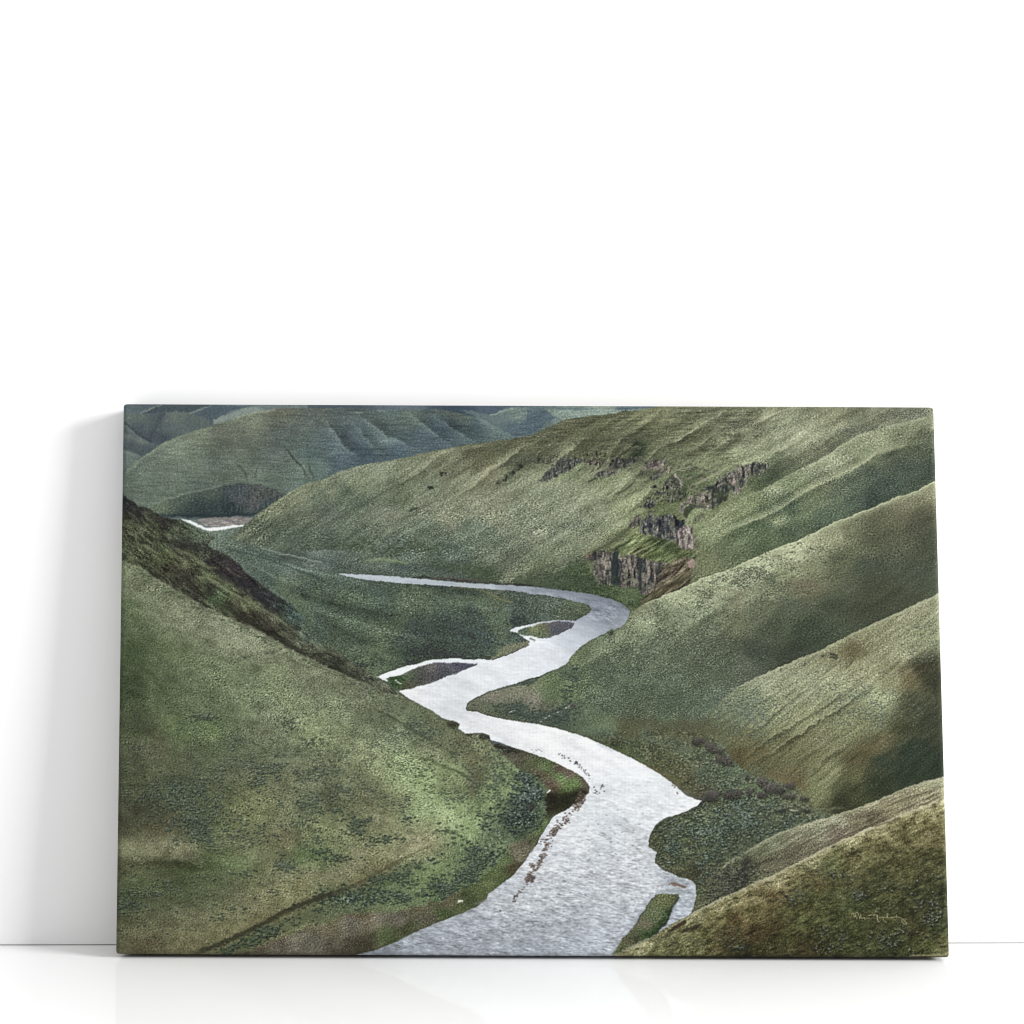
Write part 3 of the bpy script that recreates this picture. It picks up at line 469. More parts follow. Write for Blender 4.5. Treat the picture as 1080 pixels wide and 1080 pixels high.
R3L = f(*A4, 1010, 430, 950, 460, 900, 490, 800, 520, 700, 560, 600, 605, 500, 640, 420, 680, 340, 720)+f(*B4, 200, 50, 100, 95, 0, 140)+f(*B3, 1000, 175, 900, 205, 740, 280, 600, 340)
HS = R3*sm(-(PY-(760-.0*(PX))), -10, 30)
mul(R3, 1+(noise(7, 2, -30)*.03+N1*.07)[..., None])
mul(HS, 1+(emboss(N2)*.07)[..., None])
put(line(R3L, .5, 4.5), (146, 156, 116), .55); put(line(R3L, .4, 1.2), (176, 182, 144), .6)
mul(line(R3L, 1.1, .2), .88)
put(line(f(*B3, 500, 400, 560, 372, 640, 338), 4), (84, 82, 60), .3)
folds(R3, [((1080, 300, 960, 380, 860, 440, 760, 520), .6), ((1080, 420, 1000, 480, 900, 560, 820, 640), .5), ((760, 420, 660, 470, 560, 560), .35), ((560, 540, 440, 590, 330, 640, 240, 660), .5)], B3, .16, .3, 4, (128, 134, 96))
put(line(f(*B3, 920, 270, 1000, 262, 1080, 290), 1.6), (104, 98, 66), .5)
def sage(M, n, s=.95, dark=(50, 62, 58), light=(146, 156, 138), da=.6, la=.5): bushes(M*(1+.6*F8+.4*F3).clip(.05), n, s, dark, light, da, la)
HB = R3*ramp([(780, 612, 30, 12, .5), (800, 605, 14, 8, .8), (720, 650, 50, 20, .6), (680, 690, 60, 25, 1), (740, 710, 60, 25, 1), (640, 720, 40, 20, 1), (690, 745, 70, 12, 1.1), (920, 595, 50, 10, .15), (800, 680, 50, 20, .5), (760, 735, 30, 10, 1), (575, 745, 30, 10, .3), (540, 752, 30, 4, .8)], 1.1)
brush(HB, .72, (58, 68, 60), (144, 156, 130), .42); sage(HB, 4200, .8, da=.7); sage(R3*ramp([(760, 640, 60, 40, .6), (700, 690, 80, 30, .8), (780, 605, 40, 12, .8), (860, 600, 60, 30, .3)], 1)*(1-sm(PY, 755, 770)), 1700, .95, (58, 66, 54), (146, 154, 124), .6, .4)
FP = R3*sm(PY-(764+.1*np.abs(PX-700)), 0, 8)*sm(PX, 590, 640)
brush(FP, 1.0, (50, 59, 50), (138, 150, 126), .5); mul(FP, np.array([1.07, 1.03, .93])); sage(FP, 2600, 1.15, (44, 54, 48), (146, 158, 140), .6, .6)
brush(R3*ramp([(800, 862, 60, 18, 1.2), (730, 895, 40, 40, 1.2), (770, 880, 40, 20, 1)], 1), 1.05, (48, 58, 50), (140, 152, 126), .5)
sage(R3*ramp([(790, 862, 40, 16, 1), (720, 890, 30, 22, .9), (740, 900, 20, 30, .5)], 1), 1300, 1.3, (42, 52, 48), (150, 166, 156), .65, .6)
put(line(f(*C3, 430, 235, 560, 225, 700, 235, 830, 240, 900, 270), 2.6, 3.4)*sm(F3, -1.5, .2), (80, 80, 58), .5)
put(line(f(*C3, 0, 258, 100, 262, 200, 290, 300, 325, 400, 370, 480, 402, 560, 445), 1.4, 1.0), (52, 48, 40), .75)
put(line(f(*C3, 560, 440, 640, 480, 720, 530, 800, 600, 860, 640), 2.2, .6), (96, 88, 62), .7)
put(line(f(*C3, 660, 460, 760, 530, 850, 600), 1.6), (84, 92, 52), .5)
put(line(f(*C3, 360, 340, 480, 390, 620, 450), 1.6), (84, 104, 64), .5)
# small side channel on the point bar
put(line(f(*C3, 210, 122, 180, 155, 130, 180, 80, 205, 45, 235), 1.0), (38, 36, 34), .9)
put(line(f(*C3, 205, 135, 170, 172, 120, 190, 70, 215, 50, 232), .9), (206, 210, 206), .85)
put(line(f(*C3, 200, 140, 225, 155), 1.8), (64, 58, 62), .8)
put(line(f(*C2, 975, 178, 1000, 172), .9), (220, 222, 216), .9)
put(line(f(*C2, 745, 150, 790, 105, 860, 70, 960, 40, 1080, 10), .6, 1.2), (72, 70, 62), .8); put(line(f(*C2, 750, 172, 800, 178, 900, 212, 1000, 232, 1080, 242), 1.4, .7), (66, 68, 56), .9)
bushes(R3*ramp([(550, 748, 14, 4, 1), (570, 750, 14, 5, 1), (595, 750, 12, 7, 1.2), (535, 744, 16, 2.5, .7), (600, 735, 6, 10, .5), (606, 722, 4, 10, .8)], 1.2), 420, 1.2, (54, 64, 62), (112, 126, 116), .8, .5)

# ---------------- the lit spur with parallel gullies
R4 = poly(f(*B4, 1250, 180, 1060, 275, 1030, 290, 900, 350, 780, 405, 600, 490, 500, 540, 400, 590, 280, 640, 120, 710)+f(*C4, 0, 45)+[(768, 733), (755, 745), (748, 756), (752, 766), (762, 780), (770, 796), (780, 808), (792, 816), (812, 822), (835, 830), (850, 840), (858, 852), (884, 862), (1050, 870), (1050, 600)], .8)
s4 = [(985, 632, (118, 122, 92)), (960, 645, (124, 126, 94)), (930, 657, (116, 118, 86)), (900, 672, (112, 112, 80)), (880, 682, (120, 120, 86)), (860, 692, (110, 112, 82)), (830, 704, (128, 132, 100)), (800, 718, (124, 130, 104)), (775, 735, (104, 114, 88)), (790, 735, (112, 122, 90)), (770, 755, (96, 106, 84)), (800, 755, (116, 124, 90)), (760, 765, (84, 92, 66)), (790, 780, (96, 98, 62)),
      (820, 740, (124, 130, 96)), (850, 720, (132, 138, 106)), (850, 760, (120, 124, 84)), (830, 790, (96, 98, 60)), (800, 800, (88, 82, 50)), (785, 805, (78, 72, 44)), (850, 800, (92, 94, 58)), (860, 830, (104, 110, 68)), (880, 815, (108, 112, 72)), (870, 780, (104, 106, 72)), (900, 760, (112, 116, 78)), (890, 720, (128, 134, 98)), (920, 700, (130, 132, 96)), (930, 730, (128, 136, 98)), (945, 712, (112, 112, 78)),
      (960, 690, (128, 132, 96)), (985, 670, (116, 122, 88)), (905, 685, (96, 92, 60)), (960, 715, (96, 88, 58)), (980, 705, (60, 60, 42)), (990, 720, (52, 54, 40)), (960, 740, (66, 70, 50)), (980, 760, (56, 60, 46)), (950, 765, (64, 68, 46)), (930, 775, (84, 80, 52)), (920, 790, (84, 78, 48)), (910, 800, (80, 76, 46)), (930, 800, (50, 60, 48)), (960, 790, (46, 56, 46)), (990, 800, (44, 52, 42)),
      (930, 830, (46, 54, 38)), (900, 840, (60, 64, 40)), (905, 820, (84, 86, 52)), (890, 850, (52, 56, 38)), (960, 815, (44, 54, 42)), (890, 780, (104, 108, 72)), (920, 760, (108, 112, 74)), (800, 815, (84, 88, 60)), (840, 822, (92, 86, 56))]
put(R4, field(s4, .5, 5, 1.9))
mul(R4, 1+(N1*.09+emboss(N2)*.05+noise(5, .7, -38)*.05)[..., None])
LIT = R4*(1-sm(PX-.0*PY-(958-.55*(PY-740)), -6, 14))
for a, g in (((330, 0, 180, 90, 60, 160, 0, 200), .5), ((430, 30, 330, 80, 200, 180, 100, 270, 0, 330), 1), ((640, 10, 560, 70, 480, 130, 380, 190, 260, 260, 140, 340, 20, 430), 1.1), ((740, 30, 620, 100, 500, 180, 400, 240, 300, 310, 180, 390, 60, 450), 1.2),
             ((420, 0, 300, 60, 220, 110), .6), ((560, 370, 480, 400, 400, 470, 340, 520), .6), ((600, 250, 480, 330, 380, 390, 260, 470), .4)):
    L = f(*C4, *a); mul(line(L, 1.0, 2.8, taper=.25, jit=2)*LIT, 1-.26*g); put(line([(x-.8, y-1.6) for x, y in L], 1.8, .7, taper=.2)*LIT, (144, 148, 106), .35*g)
put(line(R3L, .1), (0, 0, 0), 0)
R4L = f(*B4, 1030, 290, 900, 350, 780, 405, 600, 490, 500, 540, 400, 590, 280, 640, 120, 710)+f(*C4, 0, 45)
put(line(R4L, .4, 2.8), (150, 156, 122), .6); mul(line(R4L, 2.2, .2), .88)
put(line(f(*B4, 560, 530, 620, 580, 640, 610, 560, 560), 3)*sm(F3, -.6, .8), (92, 84, 58), .5)
put(line(f(*B4, 430, 612, 470, 605, 500, 612), 1.6)*sm(F3, -1.2, 0)+line(f(*B4, 470, 622, 500, 625), .9), (38, 42, 44), .85)
put(line(f(*B4, 600, 628, 570, 660, 545, 690), .7, 1.0, taper=.2), (66, 70, 54), .75); put(line(f(*B4, 520, 640, 470, 680, 430, 715), 1.2, taper=.2), (78, 84, 62), .5)
put(line(f(*C4, 720, 105, 760, 65), 1.2)*sm(F3, -1.2, .2), (64, 70, 56), .7)
sage(R4*ramp([(790, 740, 22, 14, 1), (770, 755, 16, 12, 1), (830, 700, 18, 6, .5), (800, 770, 20, 16, .5), (985, 680, 20, 14, .4), (910, 740, 40, 30, .25)], 1), 1300, .9, (56, 68, 66), (150, 162, 140), .6, .5)
sage(R4*ramp([(950, 800, 34, 20, 1), (920, 830, 26, 10, .8)], 1), 150, .8, (44, 54, 46), (128, 144, 136), .2, .8)
put(line(f(*C3, 940, 240, 960, 280, 1000, 350, 1060, 430)+f(*C4, 0, 480, 120, 490, 260, 520, 340, 570), 3.5, 3)*R4*sm(F3, -1.4, .4), (90, 78, 46), .55)

# shrub clumps along the gully
def clump(x, y, rx, ry, c=(78, 70, 74)):
    m = np.zeros((NH, NW), np.float32)
    for k in range(9):
        a = rng.uniform(0, 6.28); q = rng.uniform(0, .6)
        m = np.maximum(m, ((((PX+WX*.9-x-q*rx*math.cos(a))/(rx*.55))**2+((PY+WY*.9-y-q*ry*math.sin(a))/(ry*.6))**2) < 1))
    m = blur(m.astype(np.float32), .45)
    sh = np.clip(blur(np.roll(m, (int(1.6*SC), int(1.0*SC)), (0, 1)), .8)-m, 0, 1); mul(sh, .6)
    put(m, np.asarray(c, np.float32)*(1+.28*np.clip(-(PY-y)/ry, -1, 1)[..., None]+.16*emboss(N2)[..., None]), .95)
for q in ((738, 781, 8, 5), (750, 788, 8, 6), (757, 792, 6, 4), (762, 801, 9, 4.5), (769, 803, 6, 5), (788, 819, 4, 3), (805, 825, 8, 6), (817, 832, 10, 6), (833, 829, 6, 4.5), (750, 840, 9, 6), (772, 837, 11, 6), (789, 836, 5, 4), (803, 838, 7, 4), (833, 840, 8, 3), (848, 842, 6, 2.5), (738, 844, 4, 4)):
    clump(*q, c=(66, 63, 62) if rng.random() < .7 else (68, 66, 64))
put(line([(782, 829), (797, 829.5), (803, 833)], 1.8), (96, 118, 76), .6)
put(line([(815, 857), (835, 855), (852, 856)], 1.8)*sm(F3, -1.5, 0), (44, 48, 44), .8); put(line([(833, 854.5), (842, 855)], .8), (180, 176, 140), .7)
put(line([(848, 853), (870, 853.5), (888, 852)], .9), (112, 112, 92), .5)

# ---------------- near spurs, lower right
R5 = poly(f(*C4, 1250, 460, 1090, 505, 1055, 520, 950, 545, 850, 580, 760, 620, 640, 670, 500, 715)+f(*D4, 380, 30, 250, 70, 120, 130, 40, 180, 0, 215)+f(*D3, 1000, 250, 950, 310, 900, 400, 860, 470, 840, 510, 880, 520)+[(1050, 990)], .9)
put(R5, field([(990, 825, (128, 128, 98)), (960, 832, (112, 108, 82)), (975, 840, (132, 128, 94)), (940, 842, (104, 100, 76)), (920, 850, (128, 124, 98)), (900, 856, (108, 104, 80)), (910, 866, (92, 86, 66)), (925, 862, (84, 78, 60)), (940, 852, (124, 118, 84)), (880, 864, (128, 130, 104)), (860, 870, (118, 120, 96)), (880, 876, (104, 96, 82)),
               (840, 880, (116, 118, 92)), (850, 892, (98, 94, 74)), (820, 888, (112, 118, 90)), (830, 902, (90, 86, 70)), (800, 900, (96, 102, 74)), (810, 914, (92, 88, 70)), (790, 912, (58, 56, 52)), (780, 910, (92, 100, 72)), (785, 925, (50, 52, 48)), (770, 925, (66, 68, 56)), (800, 925, (92, 98, 66)), (765, 915, (112, 112, 88)), (755, 940, (72, 76, 58)), (740, 955, (84, 86, 66))], .4, 5, 1.8))
mul(R5, 1+(noise(6, .8, -27)*.06+noise(3, .6, -27)*.06+N1*.1+emboss(N2)*.05)[..., None])
put(line(f(*C4, 1055, 520, 950, 545, 850, 580, 760, 620, 640, 670, 500, 715)+f(*D4, 380, 30, 250, 70, 120, 130, 40, 180), .6, 1.8), (158, 158, 128), .6)
for a in ((1055, 560, 950, 600, 820, 640, 700, 700), (1055, 590, 960, 630, 860, 680, 780, 715), (1055, 610, 990, 640, 900, 690)): put(line(f(*C4, *a), .8, 1.5, taper=.2)*R5, (72, 62, 50), .55)
for a in ((480, 60, 400, 100, 280, 170, 180, 240), (640, 50, 560, 90, 420, 160), (360, 60, 260, 110, 180, 170)): put(line(f(*D4, *a), .7, 1.6, taper=.2)*R5, (80, 72, 62), .5)
sage(R5*ramp([(785, 920, 14, 8, 1), (770, 935, 16, 8, 1), (765, 915, 12, 8, .8), (795, 932, 10, 5, .8), (750, 945, 8, 8, .8)], 1), 420, 1.2, (42, 42, 42), (134, 138, 116), .7, .6)
put(line(f(*D3, 1080, 210, 1040, 228, 1000, 258), 1.2), (150, 150, 122), .5)

R6L = f(*C4, 1250, 560, 1090, 625, 1055, 640, 990, 658, 920, 682, 830, 715)+f(*D4, 700, 50, 560, 110, 400, 190, 260, 260, 160, 310, 0, 385)+f(*D3, 980, 430, 880, 480, 760, 540, 640, 610, 500, 680, 420, 722, 380, 745)
R6 = poly(R6L+[(620, 1040), (1050, 1040)], .9)
put(R6, field([(990, 850, (132, 128, 86)), (970, 860, (124, 118, 74)), (950, 868, (128, 122, 80)), (930, 872, (136, 130, 92)), (900, 885, (134, 130, 96)), (880, 898, (104, 104, 64)), (860, 906, (132, 128, 92)), (840, 916, (124, 118, 80)), (815, 926, (132, 124, 92)), (800, 935, (112, 102, 68)), (780, 945, (124, 116, 76)), (760, 955, (120, 116, 80)), (730, 968, (124, 122, 90)),
               (700, 983, (118, 116, 80)), (670, 998, (128, 126, 92)), (960, 880, (96, 92, 54)), (985, 880, (92, 86, 52)), (920, 890, (92, 88, 52)), (880, 910, (84, 90, 50)), (900, 900, (88, 84, 52)), (850, 925, (92, 88, 54)), (870, 930, (84, 74, 44)), (820, 945, (92, 78, 46)), (800, 960, (92, 84, 46)), (780, 970, (90, 74, 42)), (770, 985, (80, 66, 38)), (760, 970, (100, 96, 52)), (740, 985, (104, 102, 58)),
               (720, 995, (104, 104, 62)), (700, 1000, (92, 96, 56)), (800, 985, (66, 54, 34)), (820, 980, (64, 56, 34)), (835, 990, (70, 70, 38)), (790, 1000, (56, 54, 34)), (840, 960, (80, 82, 44)), (860, 950, (72, 76, 42)), (850, 1000, (60, 54, 34)), (880, 935, (66, 72, 40)), (900, 950, (60, 68, 40)), (930, 930, (66, 68, 40)), (960, 910, (74, 72, 42)), (990, 910, (70, 70, 42)), (980, 940, (56, 60, 38)),
               (900, 975, (66, 72, 38)), (930, 968, (64, 68, 38)), (960, 970, (60, 60, 36)), (990, 970, (54, 60, 38)), (880, 990, (58, 62, 38)), (930, 995, (56, 62, 38)), (970, 1000, (66, 70, 36)), (995, 1005, (92, 92, 52)), (860, 975, (72, 78, 40)), (820, 1000, (64, 62, 40))], .5, 6, 1.9))
mul(R6, np.array([1.0, 1.0, .84])); mul(R6, 1+(noise(3, .8, -25)*.10+N1*.11+F3*.07+noise(1.2, .8)*.06)[..., None])
put(R6*sm(noise(1.1, .6, -20), .9, 2.0), (130, 122, 66), .35); put(R6*sm(noise(1.4, .7, -10), 1.1, 2.0), (34, 40, 28), .5)
put(line(R6L, .6, 3.4)*sm(F3, -2.2, -.2), (164, 158, 118), .6); put(line(R6L[:10], .7, 1.6), (172, 166, 134), .4); put(line(R6L[10:], .8, 1.3), (150, 150, 122), .5)
put(line(f(*D4, 820, 10, 740, 40, 700, 52), 1.5, 1.0), (66, 54, 46), .6)
put(poly(f(*D3, 700, 600, 740, 570, 800, 535, 810, 550, 760, 580, 720, 602), 1), (54, 40, 34), .9); put(poly(f(*D3, 760, 600, 800, 580, 870, 555, 860, 572, 800, 600), 1), (58, 44, 36), .85)
put(line(f(*D4, 960, 90, 1010, 100, 1040, 120), 1.4)*sm(F3, -1, .4), (150, 136, 104), .5)
sage(R6*ramp([(740, 990, 60, 14, .5), (880, 915, 30, 8, .6), (850, 940, 40, 10, .5), (940, 930, 50, 20, .35), (800, 950, 40, 10, .3)], 1), 1500, .9, (44, 48, 34), (118, 122, 92), .45, .4)
sage(R6*ramp([(893, 920, 8, 4, 1), (845, 948, 14, 5, 1), (915, 941, 14, 4, 3), (935, 938, 8, 4, 2), (928, 952, 12, 6, 1.5), (965, 940, 14, 8, 1), (985, 958, 12, 12, 1.3), (975, 970, 8, 5, 1.5), (960, 985, 16, 8, 1.4), (935, 990, 14, 8, 1.4), (890, 992, 14, 8, 1.2), (870, 985, 8, 6, .8), (820, 1001, 12, 4, 1.2), (880, 1004, 14, 3, 1.5), (785, 1000, 10, 5, 1), (950, 1003, 20, 4, 1), (990, 925, 8, 10, .5), (845, 1004, 8, 2, 1.2)], 3), 330, 1.5, (38, 42, 38), (146, 150, 138), .75, .65)
put(line([(960, 1008.2), (975, 1007.6), (996, 1006.5), (1003, 1004)], .9), (160, 152, 104), .8)
SG = [(0, 0)]
def sg(*c): return [(880+c[i]*.0926, 940+c[i+1]*.0926) for i in range(0, len(c), 2)]
for q in ((190, 270, 215, 250, 225, 285), (230, 250, 250, 300, 262, 310), (240, 255, 262, 240, 285, 290, 290, 315), (300, 265, 305, 305, 335, 300), (340, 300, 345, 320, 370, 305, 400, 305), (395, 272, 420, 270), (440, 275, 475, 265, 480, 290), (490, 270, 492, 330, 515, 350, 500, 345),
          (515, 290, 520, 305), (530, 300, 550, 292, 560, 330, 585, 355), (560, 298, 600, 300, 610, 255, 600, 255, 605, 300, 640, 300), (640, 300, 700, 292, 708, 270), (708, 295, 750, 300, 790, 330, 825, 372, 790, 370, 765, 318, 825, 318)):
    put(line(sg(*q), .38, jit=0, curve=True), (186, 172, 124), .62)

# ---------------- left ridge behind
L2 = poly(f(*A1, -60, 430, 20, 470, 50, 495, 80, 520, 130, 555, 180, 570, 230, 600, 300, 625, 350, 634, 420, 668, 490, 705, 520, 722)+f(*B1, 480, 40, 540, 65, 600, 100, 660, 150, 700, 190, 760, 235, 830, 290, 900, 330, 950, 375, 990, 430, 980, 470, 1040, 520, 1080, 550)+f(*B2, 100, 608, 200, 678, 262, 722)+f(*C2, 340, 40, 400, 75, 380, 110, -400, 110, -1100, -300), .8)
put(L2, field([(135, 530, (48, 50, 52)), (150, 545, (52, 52, 50)), (135, 560, (70, 76, 56)), (160, 560, (66, 72, 54)), (150, 575, (74, 82, 60)), (175, 550, (54, 54, 52)), (190, 560, (66, 74, 60)), (205, 565, (84, 96, 80)), (190, 575, (54, 54, 52)), (215, 580, (62, 66, 60)), (175, 585, (78, 88, 58)), (200, 585, (64, 66, 54)), (200, 595, (80, 86, 62)), (225, 595, (52, 50, 52)), (180, 600, (62, 62, 50)),
               (160, 595, (56, 60, 46)), (140, 585, (72, 80, 58)), (200, 610, (56, 54, 48)), (215, 610, (84, 94, 64)), (240, 600, (56, 52, 56)), (255, 615, (48, 46, 52)), (275, 630, (48, 50, 54)), (290, 640, (54, 62, 62)), (240, 625, (84, 94, 66)), (262, 640, (88, 94, 66)), (285, 650, (84, 86, 68)), (300, 665, (70, 72, 58)), (230, 630, (72, 90, 60)), (215, 625, (50, 48, 46)), (245, 640, (62, 64, 50)), (260, 650, (56, 54, 46)),
               (280, 660, (52, 50, 44)), (300, 675, (50, 50, 44)), (320, 680, (78, 82, 66)), (330, 690, (66, 68, 54)), (345, 690, (70, 74, 60)), (350, 697, (52, 56, 48)), (370, 703, (78, 82, 68)), (390, 718, (80, 84, 70)), (310, 645, (66, 82, 80)), (325, 668, (84, 100, 88))], .4, 4, 1.9))
L2B = poly(f(*B1, 400, 170, 480, 205, 560, 250, 620, 290, 700, 340, 830, 400, 900, 450, 960, 490, 1080, 555)+f(*B2, 100, 608, 200, 678, 262, 722)+f(*C2, 395, 75)+[(380, 740), (300, 700), (200, 650)], 1)
mul(L2, 1+(noise(4, 1.1, 36)*.09+noise(1.8, .6, 38)*.10+N1*.12+emboss(N2)*.10)[..., None])
put(L2*sm(noise(2.2, .7, 36)+.5*F8, .8, 2.2)*sm(-PX, -270, -240), (104, 114, 82), .5); put(L2*sm(noise(1.6, .8, 38)+.6*F8, .7, 2), (38, 37, 38), .5)
put(line(f(*B1, 330, 60, 400, 90, 480, 150, 540, 160), 1.8), (112, 122, 84), .5)
put(line(f(*B1, 430, 195, 500, 215, 600, 275, 700, 335, 830, 400, 900, 455), .8, 1.8), (112, 122, 86), .65)
put(line(f(*B1, 390, 20, 470, 90, 560, 190, 660, 240, 760, 320, 820, 370), 4.5)*sm(F3, -1.6, .3), (44, 42, 48), .6)
put(line(f(*B1, 640, 120, 740, 220, 830, 280, 930, 350), 1.5)*sm(F3, -.6, .6), (96, 108, 102), .6)
put(line(f(*B1, 520, 330, 640, 400, 760, 480, 900, 560, 1060, 650)+f(*B2, 100, 690, 160, 722), 3.2, 1.6), (44, 44, 38), .65)
put(line(f(*B1, 460, 260, 520, 330, 600, 390), 3), (76, 98, 62), .4)
put(line(f(*B1, 860, 430, 960, 500, 1080, 575)+f(*B2, 100, 620, 200, 690), .8, 1.6), (104, 108, 88), .5)
bushes(L2*ramp([(300, 655, 14, 8, 1), (340, 688, 20, 6, 1), (380, 712, 20, 8, 1), (210, 570, 20, 8, .6), (240, 590, 14, 8, .5), (290, 645, 12, 8, .8)], 1), 900, .8, (50, 60, 54), (116, 126, 104), .5, .5)

# ---------------- left hill
L1L = f(*B1, -200, 20, -30, 90, 50, 122, 130, 150, 220, 210, 330, 280, 440, 340, 560, 400, 700, 460, 800, 510, 900, 570, 1000, 620, 1080, 660)+f(*C2, 140, 0, 250, 50, 350, 88, 400, 92, 430, 110)
L1 = poly(L1L+f(*C2, 480, 130, 560, 170, 620, 212, 680, 225, 712, 243, 700, 268, 740, 290, 800, 292, 865, 330, 900, 350, 960, 370, 1080, 395)+[(575, 800), (601, 812), (615, 820), (622, 830), (619, 836), (611, 844), (597, 855), (580, 863), (572, 879), (564, 894), (554, 908), (542, 922), (529, 932), (515, 942.5), (513, 948.6), (503, 955.7), (491, 962), (472, 969), (454, 976), (438, 983), (417, 993), (397, 1001.5), (375, 1009), (370, 1040), (60, 1040), (60, 560)], .9)
s5 = [(135, 600, (104, 116, 84)), (150, 608, (92, 100, 76)), (135, 640, (84, 98, 66)), (135, 690, (68, 82, 54)), (165, 625, (104, 114, 86)), (200, 650, (108, 118, 90)), (180, 690, (88, 102, 68)), (210, 640, (100, 104, 82)), (250, 672, (112, 120, 94)), (235, 660, (118, 126, 100)), (270, 675, (120, 128, 100)), (300, 692, (112, 120, 92)), (290, 710, (108, 120, 84)), (230, 710, (98, 112, 78)), (330, 705, (112, 118, 92)), (330, 715, (96, 106, 80)),
      (135, 725, (62, 74, 50)), (180, 730, (80, 92, 64)), (220, 740, (86, 98, 70)), (260, 725, (102, 116, 84)), (300, 740, (112, 126, 88)), (335, 730, (104, 114, 86)), (150, 770, (64, 74, 52)), (200, 770, (80, 96, 60)), (205, 768, (88, 108, 62)), (240, 782, (80, 90, 72)), (290, 762, (108, 118, 90)), (320, 765, (114, 128, 88)), (330, 780, (108, 122, 80)), (160, 790, (88, 90, 68)), (200, 800, (76, 84, 64)), (250, 800, (80, 88, 70)), (300, 800, (86, 96, 76)),
      (140, 820, (66, 72, 54)), (185, 830, (68, 78, 62)), (210, 845, (70, 80, 64)), (240, 835, (72, 80, 58)), (290, 835, (88, 92, 70)), (270, 845, (96, 104, 64)), (150, 855, (58, 60, 48)), (255, 858, (94, 100, 62)), (330, 850, (76, 86, 70)), (335, 825, (98, 104, 80)),
      (350, 730, (98, 108, 82)), (380, 725, (98, 106, 84)), (400, 745, (92, 100, 78)), (400, 760, (84, 94, 74)), (440, 770, (92, 104, 80)), (420, 780, (102, 116, 90)), (380, 795, (114, 126, 88)), (430, 810, (116, 138, 84)), (470, 790, (92, 100, 76)), (460, 770, (82, 90, 70)), (500, 785, (84, 86, 66)), (500, 805, (86, 88, 66)), (505, 830, (76, 80, 62)), (450, 825, (114, 140, 80)), (480, 830, (92, 106, 68)), (480, 818, (98, 118, 72)),
      (530, 830, (98, 118, 74)), (530, 800, (92, 104, 76)), (550, 815, (84, 100, 70)), (515, 790, (104, 112, 80)), (360, 830, (90, 98, 74)), (420, 850, (96, 104, 74)), (445, 855, (108, 132, 80)), (540, 840, (100, 124, 74)), (545, 858, (72, 84, 66)), (520, 855, (96, 118, 70)), (380, 845, (84, 88, 64)), (345, 850, (70, 74, 58)),
      (130, 870, (62, 64, 50)), (170, 875, (70, 68, 50)), (210, 870, (56, 66, 58)), (260, 880, (84, 90, 62)), (240, 865, (80, 92, 58)), (135, 897, (100, 104, 76)), (160, 895, (114, 114, 88)), (185, 901, (116, 116, 92)), (165, 910, (60, 64, 42)), (185, 914, (56, 64, 42)), (215, 910, (64, 78, 46)), (190, 922, (60, 74, 44)), (245, 912, (84, 104, 62)), (230, 925, (72, 84, 56)), (250, 900, (92, 100, 66)), (300, 890, (92, 88, 66)), (320, 905, (76, 98, 58)), (335, 880, (98, 108, 68)), (290, 905, (88, 94, 62)),
      (130, 915, (66, 68, 48)), (140, 935, (70, 82, 52)), (180, 945, (64, 74, 54)), (135, 955, (58, 68, 54)), (240, 940, (88, 92, 66)), (220, 935, (70, 82, 56)), (300, 925, (96, 100, 74)), (330, 930, (108, 110, 80)), (150, 975, (84, 86, 62)), (200, 970, (90, 92, 68)), (260, 955, (96, 98, 72)), (300, 945, (104, 104, 68)), (320, 940, (104, 102, 62)), (230, 985, (98, 96, 62)), (270, 968, (96, 92, 58)), (200, 995, (94, 92, 62)), (150, 1002, (78, 74, 54)), (130, 985, (76, 78, 56)),
      (360, 880, (96, 104, 70)), (420, 890, (104, 112, 74)), (400, 870, (98, 100, 70)), (470, 868, (120, 142, 88)), (500, 875, (108, 138, 74)), (345, 905, (78, 98, 58)), (380, 910, (98, 100, 74)), (360, 925, (104, 104, 76)), (430, 898, (122, 122, 90)), (445, 895, (120, 118, 86)), (400, 915, (96, 92, 60)), (380, 930, (92, 88, 56)), (345, 945, (84, 92, 58)), (440, 930, (92, 114, 66)), (460, 925, (92, 116, 64)), (430, 920, (76, 90, 64)), (400, 935, (68, 84, 58)),
      (380, 945, (78, 92, 66)), (420, 945, (80, 96, 66)), (360, 955, (74, 86, 64)), (520, 880, (82, 98, 70)), (500, 900, (80, 98, 68)), (490, 915, (78, 94, 66)), (470, 940, (66, 84, 60)), (545, 872, (62, 74, 62)), (560, 850, (64, 80, 64)), (560, 830, (72, 90, 70))]
put(L1, field(s5, .6, 11, 1.8))
mul(L1, 1+sm(PY+.15*PX, 740, 900)[..., None]*np.array([.13, .12, .06], np.float32))
mul(L1, 1+(noise(6, 2.4, 24)*.025+noise(2.2, 1.2, 14)*.03+N1*.07+emboss(N2)*.085+F3*.035)[..., None])
bushes(L1*line(L1L[1:], .1, 5), 420, .95, (58, 64, 54), (130, 138, 112), .6, .4); put(line(L1L[1:], .8, 2.6, jit=2)*sm(F3, -1.8, .8), (132, 140, 110), .4)
put(line(L1L[1:], 2.2, 1.6, jit=3)*sm(noise(1.6, 1), -.2, 1.2)*sm(-PX, -350, -300), (70, 74, 60), .55)
NL = 1-sm(PX+.9*PY, 1240, 1300)
